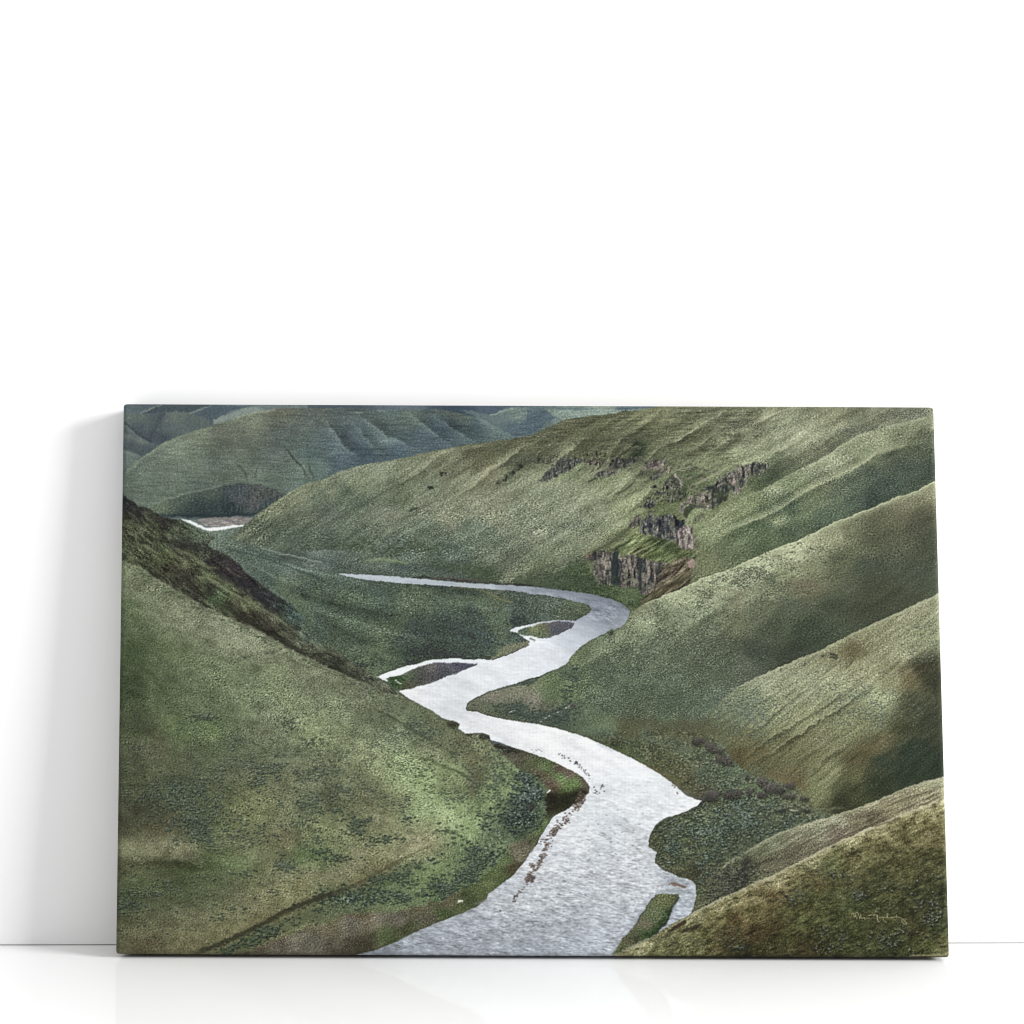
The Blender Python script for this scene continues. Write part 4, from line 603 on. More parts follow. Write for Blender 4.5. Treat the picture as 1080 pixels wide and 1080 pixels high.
for a, g, o in (((700, 480, 780, 520, 860, 600, 1000, 690), .3, B1), ((540, 520, 620, 570, 700, 640, 800, 700), .45, B1), ((440, 505, 540, 560), .4, B1), ((880, 600, 960, 650, 1060, 690), .7, B1), ((200, 120, 300, 180, 400, 230, 520, 300, 660, 380), .8, C2), ((440, 400, 560, 430, 660, 470, 740, 510, 800, 560), 1.0, C2),
                 ((0, 200, 120, 260, 260, 330, 380, 400), .4, C2), ((400, 640, 460, 700), .5, C2), ((40, 60, 160, 120, 280, 190), .4, C2), ((580, 280, 700, 330, 860, 420), .5, C1), ((640, 560, 760, 560, 880, 600), .3, C1), ((20, 560, 160, 560, 300, 640, 330, 700), .5, C1)):
    L = f(*o, *a); mul(line(L, 1.0, 1.6, taper=.25)*L1, 1-.28*g); put(line([(x+.5, y-1.6) for x, y in L], 1.8, .9, taper=.25)*L1, (130, 138, 104), .25*g)
put(line(f(*B1, 790, 600, 830, 590, 810, 620), 1.3)*sm(F3, -1.6, 0)+line(f(*B1, 670, 622, 700, 620), 1.0)+line(f(*B1, 735, 510, 745, 520), 1.0)+line(f(*B1, 780, 530, 790, 545), 1.0), (58, 66, 64), .75)
put(line(f(*C2, 780, 470, 800, 540, 780, 590), 5, 6)*L1, (84, 80, 62), .5)
mul(line(f(*D1, 180, 240, 260, 235, 380, 245, 430, 262), 2.2, 5.5)*L1, .82)
put(line(f(*D1, 50, 192, 180, 190, 300, 200, 420, 212), 3.0, 1.5)*sm(F3, -2, 0), (120, 120, 92), .45)
put(line(f(*D1, 180, 485, 300, 458, 420, 430, 540, 405, 700, 365, 840, 340), .7, .9)*sm(F3, -2, .3), (60, 60, 46), .6); put(line(f(*D1, 10, 530, 120, 545, 160, 538), .6)*sm(F3, -1.5, .3), (62, 62, 50), .5)
put(line(f(*D2, 180, 350, 300, 290, 400, 240, 480, 190, 540, 160), 1.6, 1.0), (84, 72, 46), .5); put(line(f(*D2, 0, 420, 100, 385, 200, 340), 2), (92, 82, 52), .4)
def lb(lst, n, s, **k):
    k['light'] = (140, 150, 130)
    lst = [(x, y, rx*1.25, ry*1.3, a) for x, y, rx, ry, a in lst]
    sage(L1*ramp(lst, 1.2), n, s, **k)
lb([(165, 700, 40, 60, .2), (260, 700, 60, 30, .12), (300, 740, 60, 30, .25), (240, 790, 60, 20, .9), (170, 800, 40, 40, .5), (320, 800, 50, 30, .8), (400, 740, 60, 25, .5), (430, 780, 40, 16, .9), (370, 800, 40, 14, .7), (200, 755, 30, 10, .5)], 5200, .8, dark=(50, 62, 56), light=(134, 146, 124), da=.55, la=.45)
lb([(170, 762, 10, 3, 1), (185, 770, 8, 4, 1.2), (210, 753, 8, 3, 1.2), (218, 757, 6, 2, 1), (140, 790, 8, 3, 1), (180, 830, 26, 12, 1.2), (205, 848, 30, 12, 1.5), (150, 838, 20, 10, .5), (260, 820, 30, 20, .5), (330, 845, 16, 6, 1), (310, 765, 12, 4, 1), (335, 755, 8, 4, 1), (325, 785, 12, 5, 1), (300, 815, 30, 8, .8), (205, 868, 20, 10, 1.5), (245, 870, 16, 6, .9), (270, 872, 10, 6, .8), (190, 885, 12, 5, 1), (225, 886, 14, 4, .6), (285, 885, 30, 10, .45), (325, 865, 14, 6, .9),
    (330, 888, 12, 5, .6), (300, 905, 8, 3, 1), (130, 920, 10, 4, .9), (175, 910, 8, 4, .5), (215, 925, 12, 2, 1.4), (250, 927, 10, 3, 1.2), (135, 945, 16, 6, 1.2), (165, 940, 14, 5, 1), (185, 932, 12, 4, .8), (135, 958, 14, 3, 1.4), (290, 923, 20, 3, .7), (305, 915, 12, 4, 1), (255, 955, 8, 3, .9), (225, 967, 8, 2, .8), (285, 943, 10, 3, .5), (150, 975, 40, 20, .12), (205, 955, 40, 6, .2)], 1900, 1.15, dark=(42, 54, 52), light=(148, 160, 150), da=.7, la=.6)
lb([(500, 800, 40, 20, .35), (545, 800, 14, 10, .9), (525, 812, 14, 10, .8), (560, 830, 12, 14, 1.2), (545, 855, 16, 12, 1.2), (500, 840, 30, 12, .6), (440, 815, 26, 8, .3), (370, 830, 14, 5, 1), (360, 838, 14, 6, .8), (350, 820, 10, 6, .8), (395, 835, 10, 4, .6), (430, 850, 20, 8, .35), (450, 770, 20, 6, .8), (480, 800, 16, 6, .6), (520, 830, 14, 10, .7)], 1300, 1.05, dark=(52, 66, 60), light=(140, 154, 136), da=.7, la=.45)
lb([(375, 868, 8, 3, 1.2), (350, 862, 10, 3, 1.2), (375, 880, 6, 2, 1), (430, 868, 8, 3, .8), (410, 888, 14, 3, .9), (370, 905, 12, 4, .9), (345, 900, 8, 4, .8), (480, 880, 10, 4, .7), (475, 892, 10, 3, 1), (510, 880, 10, 5, 1.5), (520, 872, 14, 6, 1.3), (545, 866, 14, 5, 1.4), (505, 895, 10, 8, 1.2), (515, 905, 12, 8, 1.4), (490, 905, 12, 6, .8), (460, 910, 8, 3, .8), (440, 915, 12, 4, .9), (455, 921, 10, 3, .9), (415, 928, 12, 4, 1), (395, 930, 10, 3, .9), (430, 935, 8, 2.5, 1),
    (375, 940, 12, 4, 1.6), (395, 948, 20, 5, 1.8), (420, 950, 14, 3, 1.3), (360, 953, 12, 4, 1.8), (345, 948, 6, 4, 1), (470, 938, 12, 5, 1), (490, 925, 14, 7, 1), (450, 945, 12, 3, .8), (475, 945, 14, 3, .9), (500, 915, 10, 8, 1), (470, 930, 10, 5, .8)], 1500, 1.35, dark=(44, 58, 54), light=(140, 154, 142), da=.75, la=.5)
sage(L1*ramp([(250, 800, 130, 60, .5), (400, 790, 100, 40, .6), (300, 890, 130, 40, .5), (440, 880, 60, 30, .5), (180, 930, 60, 40, .5)], .8), 2600, .95, (58, 68, 56), (134, 144, 118), .5, .4)
# trench and gravel flat
put(line([(196, 1008), (222, 999), (250, 987), (278, 974), (300, 962), (322, 952), (345, 944), (368, 938)], 2.6, 3.6, taper=.12, p=3), (56, 55, 42), .9); put(line([(345, 943), (380, 930), (410, 913), (440, 898)], 1.0, 1.8, taper=.2), (74, 70, 50), .5)
put(poly(f(*D1, 520, 705, 600, 662, 700, 615, 800, 565, 900, 525, 1000, 490, 1080, 470, 1080, 530, 900, 590, 800, 640, 700, 690, 640, 722), 1.4, 1.2), (76, 88, 62), .6)
lb([(240, 1003, 10, 4, 1.2), (262, 993, 12, 4, 1.6), (282, 983, 12, 4, 1.8), (300, 974, 14, 3.5, 1.4), (325, 962, 12, 3, 1)], 360, 1.25, dark=(36, 50, 40), light=(126, 142, 118), da=.75, la=.5)
SH = poly(f(*D1, 620, 725, 740, 680, 860, 630, 960, 595, 1080, 555)+f(*D2, 120, 510, 300, 500, 440, 478, 600, 440, 690, 400, 780, 350, 860, 300, 920, 220, 970, 160, 1080, 92)+[(572, 868), (580, 856), (575, 840), (578, 832), (568, 822), (556, 814), (543, 806), (530, 796), (522, 786), (560, 792), (585, 802), (604, 812), (618, 820), (624, 830), (621, 838), (611, 846), (598, 856), (580, 864), (573, 880), (566, 895), (556, 909), (543, 923), (530, 934), (516, 945), (505, 957), (492, 964), (473, 971), (455, 978), (439, 985), (418, 995), (398, 1003), (370, 1040), (210, 1040)], 2.6, .8)
put(SH, field([(270, 1003, (82, 76, 62)), (290, 995, (92, 86, 74)), (310, 985, (104, 99, 86)), (340, 975, (104, 98, 76)), (350, 968, (100, 96, 62)), (330, 995, (96, 92, 84)), (370, 975, (102, 97, 86)), (380, 965, (98, 88, 66)), (400, 968, (108, 102, 90)), (360, 1000, (80, 74, 64)), (420, 975, (94, 90, 80)), (440, 958, (96, 92, 70)), (470, 950, (92, 84, 66)), (450, 970, (86, 84, 68)), (380, 1000, (64, 60, 46)), (410, 990, (76, 88, 50)), (430, 983, (68, 74, 48)),
                   (470, 962, (66, 82, 44)), (490, 955, (72, 84, 48)), (500, 948, (62, 74, 42)), (480, 948, (84, 84, 58)), (510, 935, (78, 92, 50)), (525, 920, (76, 92, 46)), (530, 905, (84, 104, 56)), (545, 900, (98, 93, 78)), (540, 915, (72, 66, 48)), (550, 890, (98, 93, 78)), (560, 880, (84, 88, 60)), (568, 868, (84, 108, 56)), (575, 850, (52, 46, 38)), (560, 870, (80, 100, 54)), (580, 842, (46, 44, 34)), (600, 842, (52, 54, 38)), (610, 838, (54, 48, 40)),
                   (618, 832, (84, 78, 72)), (600, 830, (92, 128, 52)), (605, 826, (92, 128, 54)), (590, 820, (86, 118, 54)), (577, 810, (84, 106, 56)), (565, 805, (78, 88, 56)), (555, 800, (78, 78, 64)), (545, 797, (78, 76, 68)), (570, 818, (84, 76, 62)), (582, 826, (94, 82, 70)), (590, 812, (88, 76, 68)), (600, 817, (96, 82, 76)), (612, 824, (94, 80, 74)), (535, 795, (72, 72, 60)), (583, 832, (84, 72, 56)), (565, 840, (64, 66, 54))], .3, 3.5, 1.9))
mul(SH, 1+(N1*.11+F3*.05+noise(5, .8, -22)*.04)[..., None])
put(SH*sm(noise(4, .8, -25), .7, 1.6)*sm(-PX, -350, -300), (92, 104, 60), .5)
sage(L1*ramp([(562, 832, 10, 9, 1.4), (568, 842, 7, 6, 1.4), (556, 850, 14, 12, 1), (552, 864, 14, 7, 1.2), (540, 872, 14, 5, 1), (566, 856, 6, 7, .8), (548, 835, 10, 10, .5)], 1.5)*(1-SH*.8), 420, 1.45, (44, 56, 54), (140, 156, 148), .8, .6)
brush(L1*(1-SH*.9)*ramp([(562, 832, 9, 10, 1.3), (568, 843, 7, 7, 1.3), (556, 852, 13, 12, 1), (550, 865, 16, 7, 1.2), (535, 874, 16, 5, 1), (515, 885, 16, 8, .9), (510, 902, 12, 8, 1), (395, 948, 34, 5, 1.1), (362, 953, 16, 5, 1)], 1), 1.05, (42, 54, 54), (146, 162, 156), .6)
put(line([(557, 852), (563, 851)], 2.2)*1., (58, 48, 54), .7)
mul(SH*ramp([(595, 843, 22, 9, 1)], 1), (.72, .72, .72)); bushes(SH*ramp([(595, 845, 20, 8, 1)], 1), 120, .9, (38, 38, 30), (88, 86, 66), .6, .4)
put(line([(577.5, 836), (580, 833.8)], 1.0), (226, 230, 228), .95)
put(line(f(*C2, 930, 378, 960, 378), 1.2)*sm(F3, -2, -.4), (200, 206, 206), .8)
for q in ((495, 773, 6, 1.8), (512, 776, 6.5, 4.2), (478, 763, 7, 3)): clump(*q, c=(62, 62, 54))
put(line(f(*C2, 620, 212, 690, 222, 712, 246, 704, 264), 1.2, .8), (60, 58, 52), .8); put(line(f(*C2, 860, 332, 900, 352, 960, 368, 1080, 396), 1.0, 1.8), (66, 62, 58), .7)
bushes(SH*line(f(*C2, 860, 340, 920, 365, 1000, 385), 2.2), 60, 1.2, (44, 44, 42), (92, 92, 86))
put(line(f(*D2, 705, 442, 722, 436), .9), (226, 228, 228), .95)

# ---------------- the river
riv = smooth(f(*B2, 78, 189, 200, 190, 400, 203, 600, 222, 800, 238, 1000, 248, 1080, 254)+f(*B3, 150, 272, 250, 285, 350, 300, 430, 325, 480, 348, 512, 372, 508, 400, 490, 440, 460, 465, 400, 490, 330, 520, 250, 570, 205, 620, 180, 655, 60, 712), 3) \
    + smooth(f(*C2, 960, 45, 850, 80, 780, 115, 745, 150, 750, 175, 800, 180, 900, 210, 1080, 240)+f(*C3, 100, 258, 200, 285, 300, 320, 400, 365, 480, 400, 560, 440, 640, 485, 720, 540, 780, 590, 820, 620, 885, 642), 3) \
    + f(*C3, 860, 670, 830, 682, 800, 700, 740, 718)+f(*D3, 700, 5, 650, 40, 622, 80, 610, 130, 608, 155, 650, 185, 645, 215, 640, 240, 680, 275, 760, 310, 830, 330)+smooth(f(*D3, 830, 330, 855, 365, 853, 430, 835, 490, 800, 530), 3)+[(700, 990), (700, 1040), (340, 1040)] \
    + f(*D2, 170, 722, 280, 690, 380, 650, 480, 600, 560, 565, 650, 530, 740, 495, 800, 468, 850, 430, 860, 400, 930, 350, 990, 300, 1050, 230)+f(*D3, -5, 190, 20, 160, 60, 90, 90, 40, 110, 10)+f(*C3, 130, 715, 180, 690, 220, 660, 260, 645, 272, 618, 300, 600, 305, 570, 270, 520, 200, 480, 120, 440, 60, 415)+f(*C2, 1080, 395, 1000, 370, 920, 340, 872, 325, 866, 300, 830, 290, 740, 290, 702, 266, 712, 245, 690, 230, 620, 212, 560, 170, 480, 130, 430, 100, 395, 72) \
    + f(*C2, 395, 70, 450, 60, 350, 30, 280, -2)+f(*B2, 290, 718, 340, 695, 420, 670, 500, 650, 560, 632, 680, 625, 780, 630, 870, 630, 1000, 590, 1055, 560, 1075, 540, 1040, 515, 1010, 492, 965, 485, 1000, 465, 1060, 452)+f(*B3, 60, 433, 150, 426, 230, 430, 262, 415, 292, 398, 318, 372, 300, 350, 200, 322, 100, 302, 0, 292)+smooth(f(*B2, 1000, 275, 800, 262, 600, 248, 400, 235, 250, 220, 120, 200, 78, 189), 3)
RV = poly(riv, .55, .4)*(1-R6)
put(np.clip(blur(RV, 2.0)*1.8-.1, 0, 1)*(1-RV)*sm(F3, -1.6, .8)*sm(PY, 640, 720), (84, 82, 64), .5); mul(np.clip(blur(RV, 1.0)*1.6, 0, 1)*(1-RV), .66)         # wet dark margin
RVC = [(360, 606, (196, 204, 212)), (400, 610, (182, 192, 200)), (450, 614, (176, 184, 192)), (500, 618, (170, 178, 186)), (540, 621, (156, 164, 174)), (580, 624, (150, 158, 168)), (610, 628, (138, 146, 156)), (630, 635, (120, 128, 140)), (645, 640, (124, 132, 142)), (655, 650, (140, 148, 158)), (640, 650, (132, 140, 150)), (630, 660, (150, 158, 168)), (650, 660, (146, 152, 160)), (620, 668, (176, 182, 192)), (600, 675, (204, 210, 218)),
       (580, 690, (222, 226, 232)), (610, 680, (196, 202, 210)), (560, 680, (226, 230, 234)), (540, 700, (224, 228, 232)), (500, 715, (222, 226, 230)), (460, 730, (222, 226, 230)), (480, 745, (214, 218, 222)), (440, 735, (232, 234, 236)), (430, 705, (236, 240, 242)), (480, 697, (222, 228, 232)), (500, 770, (228, 230, 232)), (540, 770, (230, 232, 234)), (580, 775, (236, 238, 238)), (620, 790, (234, 236, 238)), (600, 800, (232, 234, 236)), (650, 810, (230, 233, 235)), (680, 830, (226, 230, 232)),
       (640, 840, (224, 228, 230)), (720, 845, (228, 231, 233)), (680, 860, (218, 222, 226)), (640, 870, (204, 210, 214)), (670, 880, (204, 208, 212)), (610, 880, (222, 226, 230)), (640, 900, (196, 201, 206)), (590, 910, (208, 213, 218)), (600, 940, (192, 197, 203)), (660, 910, (206, 210, 215)), (640, 940, (194, 199, 205)), (680, 930, (206, 211, 217)), (560, 950, (196, 201, 206)), (600, 980, (184, 190, 197)), (560, 980, (182, 188, 195)), (500, 980, (176, 182, 190)), (450, 1000, (168, 175, 183)),
       (560, 1005, (170, 177, 185)), (640, 990, (190, 196, 204)), (620, 1005, (176, 183, 191)), (720, 940, (186, 194, 200)), (710, 930, (160, 168, 174)), (725, 955, (184, 191, 200)), (710, 970, (180, 188, 198)), (560, 910, (214, 218, 222)), (570, 890, (214, 218, 224)), (535, 935, (196, 202, 208)), (480, 1000, (170, 176, 184)), (400, 1004, (150, 158, 166))]
rc = field(RVC, .6, 9, 2.0)
rip = noise(1.7, .5, 6)*.6+noise(.9, .4, 8)*.5+noise(3.5, .9, 10)*.4
near = sm(PY, 800, 960)
rc = rc*(1+(rip*(.018+.078*near)+noise(8, 2.4, 20)*.018)[..., None])
bend = ramp([(640, 645, 22, 14, 1), (600, 632, 40, 8, .6), (560, 622, 40, 4, .4)], 1)
rc = rc*(1+((noise(2.2, .7, 20)+N2*.6)*.09*bend)[..., None])
rc = rc*(.965-.06*sm(PY+.25*(600-PX), 850, 1030))[..., None]
put(RV, rc)
dk = sm(noise(1.3, .5, 6)+.5*noise(5, 2), 1.3, 2.2)*ramp([(640, 880, 40, 40, 1), (590, 940, 50, 40, 1), (660, 900, 20, 20, .6), (540, 980, 60, 20, .6)], 1); mul(RV*dk, .80)
add(RV*sm(noise(1.1, .5, 4), 1.3, 2.3)*near, (26, 26, 26))
put(RV*line(f(*D3, 620, 400, 570, 500, 520, 560, 440, 640), 1.6)*sm(F3, -1, .6), (150, 156, 166), .7)
put(RV*line(f(*D3, 480, 20, 560, 30, 520, 70, 440, 90), 2.5)*sm(noise(1.5, .5), 0, 1.4), (130, 138, 144), .6)
put(line([(631, 785), (645, 792)], 1.3)*RV, (176, 186, 194), .6)
# far arm shading
put(line(f(*B3, 0, 262, 150, 276, 250, 290, 350, 305, 430, 330, 490, 365), 1.2, 3.0, taper=.05)*RV, (104, 112, 122), .5)
mul(line(f(*B2, 480, 205, 600, 212, 800, 228, 900, 240, 1080, 250), 1.4, .6)*(1-RV*.6), (.62, .58, .6)); put(line(f(*B2, 560, 208, 700, 214, 860, 230), 1.0), (96, 80, 80), .5)
# bars and islands
BA = poly(f(*C2, 400, 66, 350, 32, 330, 8)+f(*B2, 400, 713, 450, 690, 500, 668, 580, 647, 700, 647, 760, 652, 803, 656, 760, 675, 700, 695)+f(*C2, 640, -2, 560, 35, 500, 48, 450, 63), .5)
put(BA, field([(415, 716, (60, 84, 48)), (425, 722, (62, 96, 48)), (435, 712, (74, 84, 66)), (445, 704, (84, 84, 80)), (455, 706, (94, 91, 88)), (450, 715, (76, 75, 74)), (470, 703, (78, 78, 86)), (490, 702, (70, 72, 84)), (465, 712, (74, 74, 80)), (430, 724, (66, 60, 52))], .4, 3)); mul(BA, 1+(N1*.13+F3*.08)[..., None])
put(line([(418, 717.5), (423, 721)], .7), (212, 216, 214), .9); put(line(f(*B2, 800, 657, 700, 697, 640, 722), 1.1, .3), (54, 54, 62), .7)
bushes(BA*ramp([(420, 718, 12, 6, 1)], 1), 40, 1.0, (36, 56, 34), (92, 116, 72))
BB = poly(f(*B2, 1015, 480, 1060, 462)+f(*B3, 0, 460, 60, 442, 150, 431, 205, 434, 225, 445, 215, 462, 170, 488, 120, 505, 60, 522, 0, 508)+f(*B2, 1040, 505, 1010, 495), .7)
put(BB, field([(552, 663, (78, 92, 76)), (565, 664, (112, 120, 80)), (575, 663, (96, 98, 70)), (570, 670, (84, 100, 74)), (585, 660, (86, 84, 86)), (600, 657, (80, 80, 88)), (590, 667, (74, 76, 84))], .3, 3)); mul(BB, 1+(N1*.12+emboss(N2)*.1)[..., None])
put(line(f(*B3, 60, 524, 120, 507, 200, 470, 225, 447), .9, .3), (60, 60, 66), .7)
BC = poly(f(*B2, 860, 625, 905, 608, 910, 580, 960, 555, 1030, 540, 1068, 536, 1070, 552, 1000, 590, 880, 634), 1); put(BC, (102, 106, 86)); put(BC*ramp([(528, 690, 6, 4, 1)], 1), (104, 116, 72), .8); mul(BC, 1+(N1*.1)[..., None]); put(line(f(*B2, 880, 634, 1000, 592, 1070, 556), .9, .3), (52, 54, 54), .8)
put(line(f(*B3, 0, 520, 20, 535), 1.0), (84, 92, 84), .8)
# last island
IS = poly(f(*D3, 648, 402, 700, 400, 765, 402, 762, 430, 730, 470, 705, 545, 640, 610, 560, 655, 480, 695, 420, 722, 470, 640, 540, 560, 600, 470), .8)*(1-R6)
mul(np.clip(blur(IS, .8)*1.7, 0, 1)*(1-IS)*RV*sm(PY, 942, 948), .7)
put(IS, field([(700, 947, (96, 104, 56)), (690, 960, (92, 102, 66)), (705, 950, (84, 92, 48)), (712, 945, (70, 74, 46)), (680, 975, (104, 100, 78)), (695, 970, (84, 96, 60)), (700, 965, (66, 92, 48)), (705, 962, (44, 60, 34)), (690, 980, (48, 72, 36)), (670, 990, (84, 80, 60)), (680, 988, (52, 76, 36)), (660, 997, (88, 92, 56)), (655, 1004, (76, 92, 46))], .3, 3)); mul(IS, 1+(N1*.14+emboss(N2)*.12)[..., None])
put(line(f(*D3, 762, 425, 745, 455, 720, 490, 700, 545, 650, 600), 1.3), (34, 40, 30), .8); put(line(f(*D3, 645, 405, 600, 475, 545, 555), .7), (58, 58, 62), .8)
bushes(IS*line(f(*D3, 710, 510, 660, 580, 580, 630, 480, 680), 3), 70, 1.2, (34, 52, 26), (78, 108, 54))
put(line(f(*D3, 640, 395, 700, 385, 790, 390), .8)*RV, (140, 152, 158), .6)
for q in ((655, 362, 680, 358), (715, 350, 750, 345, 795, 365), (735, 352, 790, 362)): put(line(f(*D3, *q), 1.0)*sm(F3, -2, -.3), (110, 84, 66), .85)
# reeds in the water
for q, w_, n in ((f(*C3, 265, 612, 250, 650, 215, 680, 190, 722), 4.0, 90), (f(*D3, 210, 5, 150, 30, 120, 90, 90, 130), 3.4, 110), (f(*D3, 90, 110, 70, 190, 40, 240, 15, 290, 5, 330), 2.2, 90), (f(*D3, 0, 255, 0, 330), 2.4, 40), (f(*D2, 1075, 285, 1060, 330), 1.8, 30), (f(*D2, 1060, 350, 1020, 390, 990, 430), 1.3, 14)):
    bushes(line(q, w_, p=3)*sm(F3, -1.6, .4), n, 1.0, (112, 96, 86), (146, 128, 112), .85, .5); bushes(line(q, w_, p=3), n//3, .8, (66, 60, 58), (120, 104, 92), .8, .3)
bushes(line(f(*C3, 100, 385, 160, 410, 230, 445, 280, 490, 320, 540), 1.8, p=3), 44, .65, (88, 92, 96), (150, 154, 156), .8, 0)
bushes(line(f(*C3, 160, 412, 235, 445), 1.2), 12, .9, (66, 70, 72), (120, 124, 124), .9, 0)
bushes(line(f(*C3, 330, 590, 375, 590, 370, 570), 2.4), 16, .85, (84, 88, 88), (120, 124, 124), .9, 0)
bushes(line(f(*C3, 0, 375, 100, 395), 1.3), 12, .5, (120, 124, 126), (120, 124, 124), .7, 0)
bushes(line(f(*C3, 730, 560, 745, 570), 1.3)+line(f(*C3, 760, 602, 768, 606), .8), 8, .9, (130, 120, 110), (150, 140, 130), .8, 0)
bushes(line(f(*D3, 40, 140, 70, 130), 1.5)+line([(541, 950), (543, 945)], 1.2)+line([(527, 961), (529, 961)], .6), 14, .8, (70, 66, 62), (100, 90, 84), .9, 0)
put(line(f(*D2, 795, 452, 820, 446, 850, 436), 1.6)*sm(F3, -1.5, 0), (120, 118, 120), .5)
put(line([(655, 636), (662, 641), (667, 647)], 1.2), (70, 80, 60), .5)
for q in ((644, 666, 3.2, 2.8),): clump(*q, c=(62, 74, 56))

# final print grade and paper-fine grain
IMG = IMG*(1+(noise(.38)*.045*(1-.85*RV))[..., None])*(1-(1-RV[..., None])*np.array([0, 0, .05], np.float32))
lum = (IMG@np.array([.3, .59, .11], np.float32))[..., None]
IMG = IMG+(1-RV[..., None])*(lum-99)*.19; lum = (IMG@np.array([.3, .59, .11], np.float32))[..., None]
IMG = lum*(1.05+.055*(1-RV[..., None]))+(IMG-lum)*1.08/(1+np.abs(IMG-lum).max(axis=2, keepdims=True)/75)
for ch in range(3): IMG[..., ch] += .55*(IMG[..., ch]-blur(IMG[..., ch], .75))
IMG = np.clip(IMG, 8, 246)

FR, FI = .06, 1.14          # floor gloss
AMB = .78
EXPO = 1.40            # light falling on the print, so that pigment x light = printed tone
LAMPS = [('softbox', (5.6, -2.65, 2.1), (0, 0, .3), 2.0, 1.6, 530)]

# ------------------------------------------------------------------ the scene
import bpy, bmesh
from mathutils import Matrix, Vector
S = bpy.context.scene; COL = S.collection
def nodes(name):
    m = bpy.data.materials.new(name); m.use_nodes = True; t = m.node_tree
    return m, t, t.nodes['Principled BSDF']
def link(o, parent=None):
    COL.objects.link(o)
    if parent: o.parent = parent
    return o

# camera fitted to the photograph
F, CX_, CH, CD = 1859.83, 0.0, .41004, 2.0
yaw, pitch, roll = -.02926, .03833, -.00404
def R3d(ax, a): return Matrix.Rotation(a, 3, ax)
Rm = R3d('Z', yaw) @ R3d('X', pitch) @ R3d('Y', roll)
right, fwd, up = Rm.col[0], Rm.col[1], Rm.col[2]
cam = bpy.data.cameras.new('camera'); co = link(bpy.data.objects.new('camera', cam))
M = Matrix((( right[0], up[0], -fwd[0], 0), (right[1], up[1], -fwd[1], -CD), (right[2], up[2], -fwd[2], CH), (0, 0, 0, 1)))
co.matrix_world = M
cam.sensor_width = 36; cam.lens = F/1080*36; cam.clip_start = .05; cam.clip_end = 60
S.camera = co

# canvas print: gently rounded stretched canvas leaning on the wall
W_, H_, T_ = .9, .60012, .038
psi, th, skew = -.0289, .05247, -.01038
pos = Vector((.0803, -.08357, .0042))
R = R3d('Z', psi) @ R3d('X', -th)
# page position (photograph units, 1080 wide) of a point of the front face: an affine + perspective map of the print
front = [(-W_/2+skew*H_, H_), (W_/2+skew*H_, H_), (W_/2, 0), (-W_/2, 0)]
page = [(129.5, 425.5), (985.5, 429.0), (1002.0, 1010.5), (121.5, 1007.0)]
A = []; bb = []
for (u, v), (x, y) in zip(front, page):
    A.append([u, v, 1, 0, 0, 0, -u*x, -v*x]); bb.append(x)
    A.append([0, 0, 0, u, v, 1, -u*y, -v*y]); bb.append(y)
hm = np.append(np.linalg.solve(np.array(A), np.array(bb)), 1)
def to_page(u, v):
    w = hm[6]*u+hm[7]*v+1
    return (hm[0]*u+hm[1]*v+hm[2])/w, (hm[3]*u+hm[4]*v+hm[5])/w
def sample(x, y):
    gx = np.clip((x-X0)*SC-.5, 0, NW-1.001); gy = np.clip((y-Y0)*SC-.5, 0, NH-1.001)
    i = gx.astype(int); j = gy.astype(int); a = (gx-i)[:, None]; b = (gy-j)[:, None]
    return (IMG[j, i]*(1-a)+IMG[j, i+1]*a)*(1-b)+(IMG[j+1, i]*(1-a)+IMG[j+1, i+1]*a)*b

NU, NV = 1380, 925
RAD = .0055
def edge(n, L):
    """coordinates across the face plus the wrapped sides: (along, depth, paper coordinate)"""
    inner = np.linspace(RAD, L-RAD, n)
    arc = np.linspace(0, np.pi/2, 7)[1:]
    side = np.linspace(RAD, T_, 5)[1:]
    hi_a = np.concatenate([L-RAD+RAD*np.sin(arc), np.full(4, L)]); hi_d = np.concatenate([RAD-RAD*np.cos(arc), side])
    hi_p = L-RAD+np.concatenate([RAD*arc, RAD*np.pi/2+side-RAD])
    a = np.concatenate([(L-hi_a)[::-1], inner, hi_a]); d = np.concatenate([hi_d[::-1], np.zeros(n), hi_d]); pp = np.concatenate([(L-hi_p)[::-1], inner, hi_p])
    return a, d, pp
ua, ud, up_ = edge(NU, W_); va, vd, vp = edge(NV, H_)
nu, nv = len(ua), len(va)
UA, VA = np.meshgrid(ua, va); UD, VD = np.meshgrid(ud, vd); UP, VP = np.meshgrid(up_, vp)
D = np.maximum(UD, VD)
both = (UD > 0) & (VD > 0)
# corners: keep a folded, rounded corner by pulling the doubly wrapped points onto the nearer side
k = RAD
su = np.where(UA < W_/2, 0., W_); sv = np.where(VA < H_/2, 0., H_)
cx_ = np.where(UA < W_/2, k, W_-k); cy_ = np.where(VA < H_/2, k, H_-k)
dx = (UA-cx_); dy = (VA-cy_); rr = np.hypot(dx, dy)
fac = np.where(both & (rr > k), k/np.maximum(rr, 1e-9), 1)
UA = np.where(both, cx_+dx*fac, UA); VA = np.where(both, cy_+dy*fac, VA)
